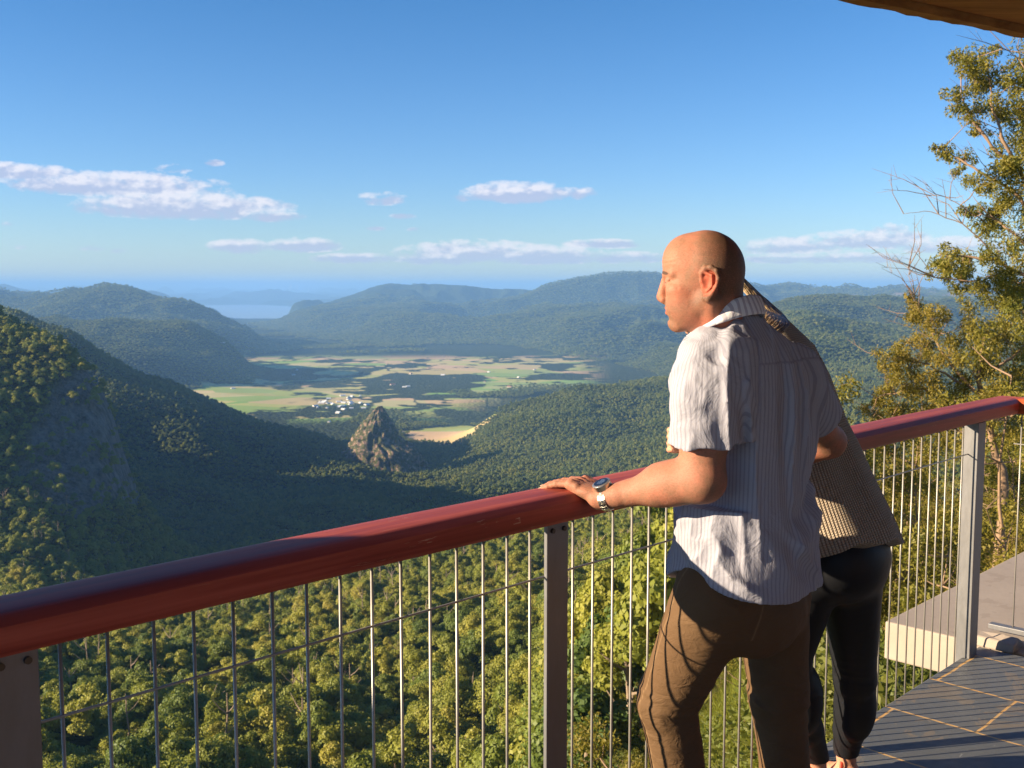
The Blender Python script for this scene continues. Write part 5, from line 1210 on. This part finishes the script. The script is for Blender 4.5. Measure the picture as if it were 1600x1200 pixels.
def knit_mat():
    m = mat('taupe_knit', rough=.95, spec=.1); g = NG(m)
    w = g.math('FRACT', g.math('DIVIDE', g.attr('wale'), .0088)); c = g.math('FRACT', g.math('ADD', g.math('DIVIDE', g.attr('course'), .0066), g.math('MULTIPLY', g.math('ABSOLUTE', g.math('SUBTRACT', w, .5)), .8)))
    hw = g.math('SUBTRACT', 1.0, g.math('POWER', g.math('MULTIPLY', g.math('ABSOLUTE', g.math('SUBTRACT', w, .5)), 2.0), 2.0)); hc = g.math('SUBTRACT', 1.0, g.math('POWER', g.math('MULTIPLY', g.math('ABSOLUTE', g.math('SUBTRACT', c, .5)), 2.0), 2.0))
    h = g.math('MULTIPLY', hw, g.math('MULTIPLY_ADD', hc, .6, .4))
    n = g.noise(g.coord('Object'), 50, 3)
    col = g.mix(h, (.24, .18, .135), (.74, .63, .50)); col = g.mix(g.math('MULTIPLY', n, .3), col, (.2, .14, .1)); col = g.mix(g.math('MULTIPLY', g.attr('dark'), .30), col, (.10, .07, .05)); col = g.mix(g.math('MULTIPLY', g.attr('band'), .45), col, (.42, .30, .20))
    g.L.new(col, g.b.inputs['Base Color']); g.L.new(g.bump(h, .9, .006), g.b.inputs['Normal']); return m
woman = build_woman()
# ================================================================ rock spire
def build_spire():
    m = mat('spire_rock', rough=.95, spec=.1); g = NG(m); p = g.pos()
    n = g.noise(g.map(p, (1 / 14, 1 / 14, 1 / 30)), 1, 6, .7); col = g.ramp(n, [(.3, (.07, .055, .045)), (.45, (.20, .14, .10)), (.6, (.40, .28, .20)), (.75, (.55, .40, .30))])
    sc = g.math('GREATER_THAN', g.noise(g.map(p, (1 / 9,) * 3), 1, 4, .6), .47); col = g.mix(g.math('MULTIPLY', sc, .9), col, (.06, .075, .025))
    g.L.new(col, g.b.inputs['Base Color']); g.L.new(g.bump(n, 1.0, 6.0), g.b.inputs['Normal'])
    nz, na = 90, 150; z0 = P(592, 790, 2500).z; z1 = P(592, 636, 2500).z
    lv = [(636, 0, 4), (642, -1, 9), (650, -2, 14), (662, -3, 21), (675, -5, 28), (690, -5, 37), (700, 1, 49), (714, 4, 56), (735, 6, 68), (760, 8, 86), (795, 12, 120)]
    py = [l[0] for l in lv]; V = []
    for i in range(nz):
        f = i / (nz - 1); yv = 636 + (795 - 636) * f; cx = np.interp(yv, py, [l[1] for l in lv]); w = np.interp(yv, py, [l[2] for l in lv]) * 1.1
        pc = P(594 + cx, yv, 2500)
        for k in range(na):
            a = 2 * math.pi * k / na; ca, sa = math.cos(a), math.sin(a)
            n = float(vnoise(ca * 2.4 + 9, sa * 2.4 + yv * .012, yv * .03, 3)) - .5; n2 = float(vnoise(ca * 7, sa * 7, yv * .12, 8)) - .5; n3_ = float(vnoise(ca * 20, sa * 20, yv * .3, 15)) - .5
            r_ = w * 2500 / 1650 * (1 + .30 * n + .22 * n2 + .10 * n3_)
            V.append((pc.x + ca * r_, 2500 + sa * r_ * .95, pc.z + 5 * n2))
    i = np.arange(nz - 1)[:, None] * na; k = np.arange(na)[None]; k2 = (k + 1) % na
    F = np.stack([i + k, i + na + k, i + na + k2, i + k2], -1).reshape(-1, 4)
    top = len(V); V.append((V[0][0], 2500, z1 + 3)); T_ = np.array([(top, a_, (a_ + 1) % na) for a_ in range(na)])
    o = mesh_np('rock_spire', V, [F, T_], m); tag(o, kind='structure')
build_spire()

# ================================================================ trees and shrubs near the lookout
def cluster_leaves(C, r_, n, L, W, rg, droop=.6):
    d = rg.normal(size=(n, 3)); d /= np.linalg.norm(d, axis=1, keepdims=True); q = C + d * r_ * (rg.uniform(0, 1, (n, 1)) ** .45)
    ld = rg.normal(size=(n, 3)) + np.array([0, 0, -droop]) + d * .5
    return leaf_quads(q, L * rg.uniform(.6, 1.25, n), W, ld, rg)
def big_tree(name, label, Y, limbs, clusters, leafm, seed, L=.095, W=.030, per=1500, extra=1.0, group=None):
    rg = np.random.default_rng(seed); rd = random.Random(seed)
    base = P(*limbs[0][0][0][:2], Y); gz = float(height(np.array([base.x]), np.array([base.y]))[0]); base = Vector((base.x, base.y, gz - .1))
    root = empty(name, base); off = Vector(base); tag(root, label, 'tree', group)
    b = MB(); nodes = []
    for li, (pts, r0, r1, bare) in enumerate(limbs):
        q = []
        for j, pt in enumerate(pts):
            dy = rd.uniform(-.25, .25) * (0 if li == 0 else 1) + (pt[2] if len(pt) > 2 else 0); q.append(P(pt[0], pt[1], Y + dy))
        if li == 0: q = [base] + q
        # finer, crooked path
        path = []
        for a, c in zip(q[:-1], q[1:]):
            for s in range(4):
                f = s / 4; l = (c - a).length; path.append(a.lerp(c, f) + Vector([rd.uniform(-1, 1) for _ in range(3)]) * l * .035)
        path.append(q[-1]); rr = [r0 + (r1 - r0) * (i / (len(path) - 1)) ** .7 for i in range(len(path))]
        b.tube([v - off for v in path], rr, 7); nodes += [(v, r) for v, r in zip(path, rr)][2:]
        if bare:
            for k in range(int(bare)):
                i = rd.randint(len(path) // 3, len(path) - 1); p0 = path[i]; d = Vector((rd.uniform(-1, .3), rd.uniform(-.5, .5), rd.uniform(-.1, 1))).normalized(); l = rd.uniform(.5, 1.5)
                p1 = p0 + d * l * .5 + Vector((0, 0, rd.uniform(-.05, .1))); p2 = p1 + (d + Vector((rd.uniform(-.6, .6), 0, rd.uniform(-.3, .6)))).normalized() * l * .5
                b.tube([p0 - off, p1 - off, p2 - off], [.012, .008, .003], 4, cap=False)
                for _ in range(2):
                    e = p1.lerp(p2, rd.uniform(0, .8)); b.tube([e - off, e - off + Vector((rd.uniform(-.4, .2), rd.uniform(-.2, .2), rd.uniform(-.1, .45)))], [.006, .002], 3, cap=False)
    Vs = []; Fs = []; o_ = 0
    for (px, py, rp) in clusters:
        C = P(px, py, Y + rd.uniform(-.9, .9)); r_ = rp / 1650 * Y * 1.25
        near = min(nodes, key=lambda n: (n[0] - C).length); mid = near[0].lerp(C, .5) + Vector((0, 0, -.08))
        b.tube([near[0] - off, mid - off, C - off], [max(.012, near[1] * .45), .012, .006], 5, cap=False)
        for s in range(9):
            d = Vector([rd.gauss(0, 1) for _ in range(3)]).normalized() * r_ * rd.uniform(.5, 1.35); cc = C + d; cc.z += .1 * r_
            b.tube([C - off, C + d * .5 + Vector((0, 0, .04)) - off, cc - off], [.006, .004, .002], 3, cap=False)
            v, f = cluster_leaves(np.array(cc - off), r_ * rd.uniform(.42, .75), int(per * extra / 9 * (r_ / .35) ** 1.5), L, W, rg); Vs.append(v); Fs.append(f + o_); o_ += len(v)
    b.build('trunk', M_TWIG, root, smooth=True); mesh_np('crown', np.concatenate(Vs), np.concatenate(Fs), leafm, parent=root)
    return root
big_tree('gum_tree', 'tall gum tree with open green crown and bare twigs at the right edge', 24.0,
  [([(1735, 700), (1700, 500), (1665, 380), (1635, 250), (1612, 140)], .17, .05, 0), ([(1650, 330), (1600, 272), (1565, 215), (1548, 160), (1542, 108)], .07, .012, 3), ([(1590, 262), (1558, 240), (1522, 190), (1503, 150), (1500, 105)], .05, .01, 3),
   ([(1665, 390), (1590, 305), (1530, 268), (1492, 243), (1464, 230)], .06, .008, 4), ([(1672, 420), (1605, 385), (1560, 345), (1528, 330)], .06, .012, 2), ([(1695, 505), (1625, 445), (1560, 405), (1505, 402), (1468, 396)], .07, .012, 2),
   ([(1560, 405), (1505, 348), (1455, 330), (1412, 334)], .02, .004, 7), ([(1520, 440), (1470, 436), (1425, 425), (1398, 402)], .02, .004, 7), ([(1540, 345), (1500, 320), (1470, 305), (1440, 308)], .015, .003, 5), ([(1610, 120), (1590, 88), (1560, 70)], .02, .004, 5)],
  [(1505, 98, 20), (1523, 128, 18), (1560, 112, 22), (1583, 130, 20), (1604, 100, 26), (1494, 160, 13), (1516, 176, 13), (1572, 170, 19), (1598, 192, 24), (1532, 206, 10), (1474, 238, 11), (1500, 256, 12), (1590, 240, 23), (1560, 272, 20), (1530, 287, 14), (1603, 300, 27), (1570, 330, 22), (1540, 352, 18), (1514, 332, 10),
   (1602, 370, 27), (1560, 392, 22), (1480, 402, 18), (1512, 412, 17), (1542, 432, 23), (1582, 440, 27), (1500, 442, 16), (1560, 482, 24), (1602, 492, 27), (1630, 200, 30), (1645, 300, 38), (1655, 420, 40), (1640, 110, 30), (1468, 420, 12)],
  M_LEAF_T, 5, extra=.8)
big_tree('gum_tree', 'low spreading golden brown gum tree with twiggy branches behind the far end of the handrail', 27.0,
  [([(1570, 760), (1545, 660), (1530, 590), (1540, 520)], .16, .04, 0), ([(1535, 620), (1490, 575), (1455, 520), (1432, 490)], .06, .012, 6), ([(1540, 650), (1480, 625), (1430, 605), (1370, 622)], .06, .01, 10), ([(1530, 590), (1580, 560), (1610, 530)], .06, .02, 3), ([(1500, 600), (1450, 570), (1400, 560)], .04, .01, 8), ([(1480, 625), (1440, 655), (1390, 660)], .03, .008, 6), ([(1455, 520), (1430, 470), (1420, 430)], .02, .004, 8)],
  [(1430, 492, 19), (1456, 502, 16), (1500, 512, 20), (1540, 522, 24), (1592, 530, 27), (1420, 556, 14), (1396, 560, 15), (1440, 546, 18), (1480, 560, 21), (1520, 582, 24), (1572, 582, 27), (1410, 602, 18), (1450, 602, 21), (1492, 622, 21), (1380, 612, 14), (1362, 642, 14), (1400, 642, 20), (1552, 622, 26), (1602, 612, 26), (1440, 640, 20), (1520, 650, 22), (1590, 660, 26), (1470, 670, 20)],
  M_LEAF_W, 9, per=1200)

def sapling_parts(seed, h=5.5):
    rd = random.Random(seed); rg = np.random.default_rng(seed); b = MB(); Vs = []; Fs = []; o_ = 0
    for st in range(rd.randint(1, 3)):
        p = Vector((rd.uniform(-.3, .3), rd.uniform(-.3, .3), 0)); path = [p.copy()]; lean = Vector((rd.uniform(-.16, .16), rd.uniform(-.16, .16), 1))
        for k in range(8):
            p = p + (lean + Vector((rd.uniform(-.14, .14), rd.uniform(-.14, .14), 0))) * h / 8; path.append(p.copy())
        b.tube(path, [.065 * (1 - k / 9.5) for k in range(9)], 6, cap=False)
        for k in range(15):
            i = rd.randint(2, 8); q = path[i]; a = rd.uniform(0, 6.28); l = rd.uniform(.5, 1.5) * (1.25 - i / 12); e = q + Vector((math.cos(a) * l, math.sin(a) * l, rd.uniform(.1, .9) * l)); m_ = (q + e) / 2 + Vector((0, 0, -.1 * l))
            b.tube([q, m_, e], [.022, .014, .006], 4, cap=False)
            if rd.random() < .18: 
                for _ in range(5): b.tube([e, e + Vector((rd.uniform(-.5, .5), rd.uniform(-.5, .5), rd.uniform(0, .5)))], [.007, .002], 3, cap=False)
                continue
            for s in range(3):
                c = e.lerp(m_, rd.uniform(0, .6)) + Vector((rd.gauss(0, .2), rd.gauss(0, .2), rd.gauss(.06, .16)))
                v, f = cluster_leaves(np.array(c), rd.uniform(.22, .42), 110, .105, .040, rg, .3); Vs.append(v); Fs.append(f + o_); o_ += len(v)
    return b, (np.concatenate(Vs), np.concatenate(Fs))
def build_near_growth():
    rd = random.Random(77); pts = []
    # saplings of the bank below the railing, warm in the low sun
    for k in range(270):
        for _ in range(60):
            px = rd.uniform(830, 1640); r = 24 + 110 * rd.random() ** .9; 
            x = (px - 800) / 1643 * r; 
            if px > 1330 and r < 20: continue
            if all((x - a) ** 2 + (r - b_) ** 2 > (1.5 + r * .02) ** 2 for a, b_ in pts): pts.append((x, r)); break
    A = np.array(pts); H = height(A[:, 0], A[:, 1]); kinds = []
    names = ['thin trunked sapling with golden leaves on the bank behind the railing rods', 'thin trunked sapling with olive leaves on the bank behind the railing rods']
    made = {}
    for i, (x, y) in enumerate(pts):
        k = rd.randrange(6); warm = k % 3 != 0
        root = empty('sapling', (x, y, float(H[i]) - .15), rd.uniform(0, 6.28)); s = rd.uniform(.65, 1.35); root.scale = (s,) * 3
        tag(root, names[0 if warm else 1], 'sapling', 'golden saplings on the bank' if warm else 'olive saplings on the bank')
        if k not in made:
            b, (V, F) = sapling_parts(500 + k, 4.5 + (k % 3)); made[k] = (mesh_np('crown', V, F, M_LEAF_W if warm else M_LEAF_T, parent=root), b.build('trunk', M_TWIG, root, smooth=True))
        else:
            for src in made[k]: c = src.copy(); COL.objects.link(c); c.parent = root
    # low scrub and grass over the bank: one mass
    rg = np.random.default_rng(3); n = 17000; r = 5.5 + 85 * rg.uniform(0, 1, n) ** 1.35; px = rg.uniform(840, 1750, n); x = (px - 800) / 1643 * r; y = r
    t = (x + .842) * .698 + (y - 1.698) * .716; p_ = (x + .842) * .716 - (y - 1.698) * .698; ok = ~((p_ > -.9)) ; x, y = x[ok], y[ok]; h = height(x, y); n = len(x)
    Vs = []; Fs = []; o_ = 0; Vg = []; Fg = []; og = 0
    base = [cluster_leaves(np.array([0, 0, .35]), .5, 150, .085, .034, np.random.default_rng(60 + k), .0) for k in range(6)]
    bl = []
    for k in range(4):
        q = np.random.default_rng(80 + k); m = 46; a = q.uniform(0, 6.28, m); rr = q.uniform(0, .12, m); L = q.uniform(.25, .6, m); tl = q.uniform(.05, .35, m)
        b0 = np.stack([np.cos(a) * rr, np.sin(a) * rr, np.zeros(m)], 1); tp = b0 + np.stack([np.cos(a) * tl, np.sin(a) * tl, L], 1); s = np.stack([-np.sin(a), np.cos(a), np.zeros(m)], 1) * .009
        bl.append((np.stack([b0 - s, b0 + s, tp], 1).reshape(-1, 3), np.arange(3 * m).reshape(-1, 3)))
    big = fbm(x / 7, y / 7, 3, 5)
    for i in range(n):
        a = rg.uniform(0, 6.28); ca, sa = math.cos(a), math.sin(a); Rm = np.array([[ca, -sa, 0], [sa, ca, 0], [0, 0, 1]])
        if big[i] > .44 and y[i] > 7.5:
            if rg.uniform() < .40:
                v, f = base[i % 6]; s = rg.uniform(.4, 1.1) * (1 + y[i] / 45); Vs.append(v @ Rm.T * s + (x[i], y[i], h[i])); Fs.append(f + o_); o_ += len(v)
        elif y[i] < 45:
            v, f = bl[i % 4]; s = rg.uniform(.6, 1.3) * (1 + y[i] / 40); Vg.append(v @ Rm.T * s + (x[i], y[i], h[i] - .02)); Fg.append(f + og); og += len(v)
    o = mesh_np('scrub', np.concatenate(Vs), np.concatenate(Fs), M_SCRUB); tag(o, 'low leafy scrub covering the bank beside the lookout', 'scrub', kind='stuff')
    o = mesh_np('grass', np.concatenate(Vg), np.concatenate(Fg), M_GRASS); tag(o, 'long sunlit grass on the bank below the deck', 'grass', kind='stuff')
    print('near growth', n)
M_SCRUB = foliage_mat('scrub_leaves', [(0, (.05, .09, .02)), (.4, (.12, .15, .025)), (.7, (.24, .20, .04)), (1, (.34, .20, .06))], nscale=.5, spread=1.0)
M_GRASS = foliage_mat('grass_blades', [(0, (.14, .20, .03)), (.5, (.28, .30, .05)), (1, (.42, .32, .10))], nscale=.6, spread=1.0)
build_near_growth()

# ================================================================ the farm valley: pale roofed houses, towers of the far city
def build_settlement():
    rd = random.Random(21); wl = mat('pale_wall', (.62, .58, .52), .8); rf = mat('pale_roof', (.72, .74, .76), .45); rf2 = mat('red_roof', (.34, .12, .07), .7)
    def house(w, l, h, roof):
        b = MB(); b.box((0, 0, h / 2), (w / 2, l / 2, h / 2)); r_ = MB(); e = .6; r_.add([(-w / 2 - e, -l / 2 - e, h), (w / 2 + e, -l / 2 - e, h), (w / 2 + e, l / 2 + e, h), (-w / 2 - e, l / 2 + e, h), (0, -l / 2 - e, h + w * .28), (0, l / 2 + e, h + w * .28)], [(0, 4, 5, 3), (1, 2, 5, 4), (0, 1, 4), (2, 3, 5), (0, 3, 2, 1)]); return b, r_
    spots = []
    for k in range(34): spots.append((rd.gauss(527, 22), rd.gauss(4350, 200), 'white roofed house in the farm village behind the rock spire', 'village houses behind the rock spire', rf))
    for k in range(16): spots.append((rd.choice([330, 380, 440, 610, 660, 700, 770, 820]) + rd.uniform(-25, 25), rd.uniform(4600, 6600), 'lone farmhouse among the valley fields', 'farmhouses scattered over the valley fields', rf if rd.random() < .7 else rf2))
    for (px, Y, lab, grp, rm) in spots:
        x = (px - 800) / 1643 * Y; z = float(height(np.array([x]), np.array([Y]))[0]); root = empty('house', (x, Y, z - .5), rd.uniform(0, 3.14)); tag(root, lab, 'house', grp)
        w = rd.uniform(9, 15); b, r_ = house(w, w * rd.uniform(1.2, 2.0), 3.6, rm); b.build('wall', wl, root); r_.build('roof', rm, root)
    mt = mat('city_tower', (.80, .78, .76), .6)
    for k in range(16):
        px = rd.uniform(735, 800) if k > 5 else rd.uniform(455, 520); Y = rd.uniform(58000, 62000); x = (px - 800) / 1643 * Y; z = float(height(np.array([x]), np.array([Y]))[0]); hh = rd.uniform(230, 330); w = rd.uniform(30, 60)
        b = MB(); b.box((0, 0, hh / 2), (w, w, hh / 2)); b.box((0, 0, hh + 6), (w * .6, w * .6, 6)); o = b.build('tower_block', mt); o.location = (x, Y, z - 3); tag(o, 'tiny pale tower on the skyline of the far city', 'tower', 'towers of the far coastal city')
build_settlement()
# ================================================================ labels that point at one thing: rod gap and order
ORD = ['first', 'second', 'third', 'fourth', 'fifth', 'sixth', 'seventh', 'eighth', 'ninth', 'tenth', 'eleventh', 'twelfth', 'thirteenth', 'fourteenth', 'fifteenth', 'sixteenth', 'seventeenth', 'eighteenth', 'nineteenth', 'twentieth']
TENS = ['', '', 'twenty', 'thirty', 'forty', 'fifty']
def ordw(n):
    if n <= 20: return ORD[n - 1]
    t, u = divmod(n, 10); return {2: 'twentieth', 3: 'thirtieth', 4: 'fortieth', 5: 'fiftieth'}[t] if u == 0 else TENS[t] + '-' + ORD[u - 1]
def proj(v):
    d = np.array([v[0], v[1], v[2] - CAM_H]); z = d @ _f; return 800 + d[0] / z * FPX, 600 - (d @ _u) / z * FPX
def label_growth():
    rods = sorted(proj(TP(-.012 + 1.299 * (k + 1) / 16, .062, .6))[0] for k in range(15)), sorted(proj(TP(1.287 + 1.273 * (k + 1) / 16, .062, .6))[0] for k in range(15)), sorted(proj(TP(2.56 + 1.40 * (k + 1) / 17, .062, .6))[0] for k in range(16))
    cells = {}
    for o in bpy.data.objects:
        g_ = o.get('group')
        if g_ not in ('gum trees of the slope forest below the railing', 'golden saplings on the bank', 'olive saplings on the bank'): continue
        kind = 'gum tree' if g_.startswith('gum') else g_.split()[0] + ' sapling'
        px, py = proj(o.location + Vector((0, 0, 8 if kind == 'gum tree' else 3)))
        if px < 870: n = sum(1 for r_ in rods[0] if r_ > px) + 1; where = (ordw(n) + ' rod gap left of the middle post')
        elif px < 1262: n = sum(1 for r_ in rods[1] if r_ < px) + 1; where = (ordw(n) + ' rod gap right of the middle post')
        elif px < 1510: n = sum(1 for r_ in rods[2] if r_ > px) + 1; where = (ordw(n) + ' rod gap left of the corner post')
        else: where = 'view right of the corner post'
        cells.setdefault((kind, where), []).append((-py, o))
    for (kind, where), L_ in cells.items():
        for i, (_, o) in enumerate(sorted(L_, key=lambda a: a[0])):
            o['label'] = f'{kind} in the {where}, {ordw(i + 1)} from bottom' if len(L_) > 1 else f'only {kind} in the {where}'
def label_rows():
    rows = {'village houses behind the rock spire': 'pale roofed village house behind the rock spire, {} from the left', 'farmhouses scattered over the valley fields': 'lone farmhouse on the valley fields, {} from the left',
            'towers of the far coastal city': 'tiny pale city tower on the skyline, {} from the left', 'kerb stones between the deck and the terrace': 'rough pale kerb stone at the foot of the short railing, {} from the corner post', 'gum trees on the steep mountain': 'small gum tree on the steep mountain at the left edge, {} from the left'}
    for g_, f in rows.items():
        L_ = [o for o in bpy.data.objects if o.get('group') == g_]
        def key(o):
            if g_.startswith('kerb'): return sum(v.co.y for v in o.data.vertices) / len(o.data.vertices)
            return proj(o.location)[0]
        for i, o in enumerate(sorted(L_, key=key)): o['label'] = f.format(ordw(i + 1))
label_growth(); label_rows()
def build_haze():
    m = bpy.data.materials.new('haze_air'); m.use_nodes = True; N = m.node_tree.nodes; L = m.node_tree.links; N.clear()
    out = N.new('ShaderNodeOutputMaterial'); v = N.new('ShaderNodeVolumePrincipled'); L.new(v.outputs[0], out.inputs['Volume'])
    v.inputs['Color'].default_value = (.28, .56, 1.0, 1); v.inputs['Density'].default_value = HAZE; v.inputs['Anisotropy'].default_value = 0.0
    b = MB(); b.box((0, 120000, (-530 + 260) / 2), (245000, 125000 + 5000, (530 + 260) / 2)); o = b.build('haze', m)
    tag(o, 'pale blue haze in the valley air', 'haze', kind='stuff')
HAZE = 5.6e-5
build_haze()
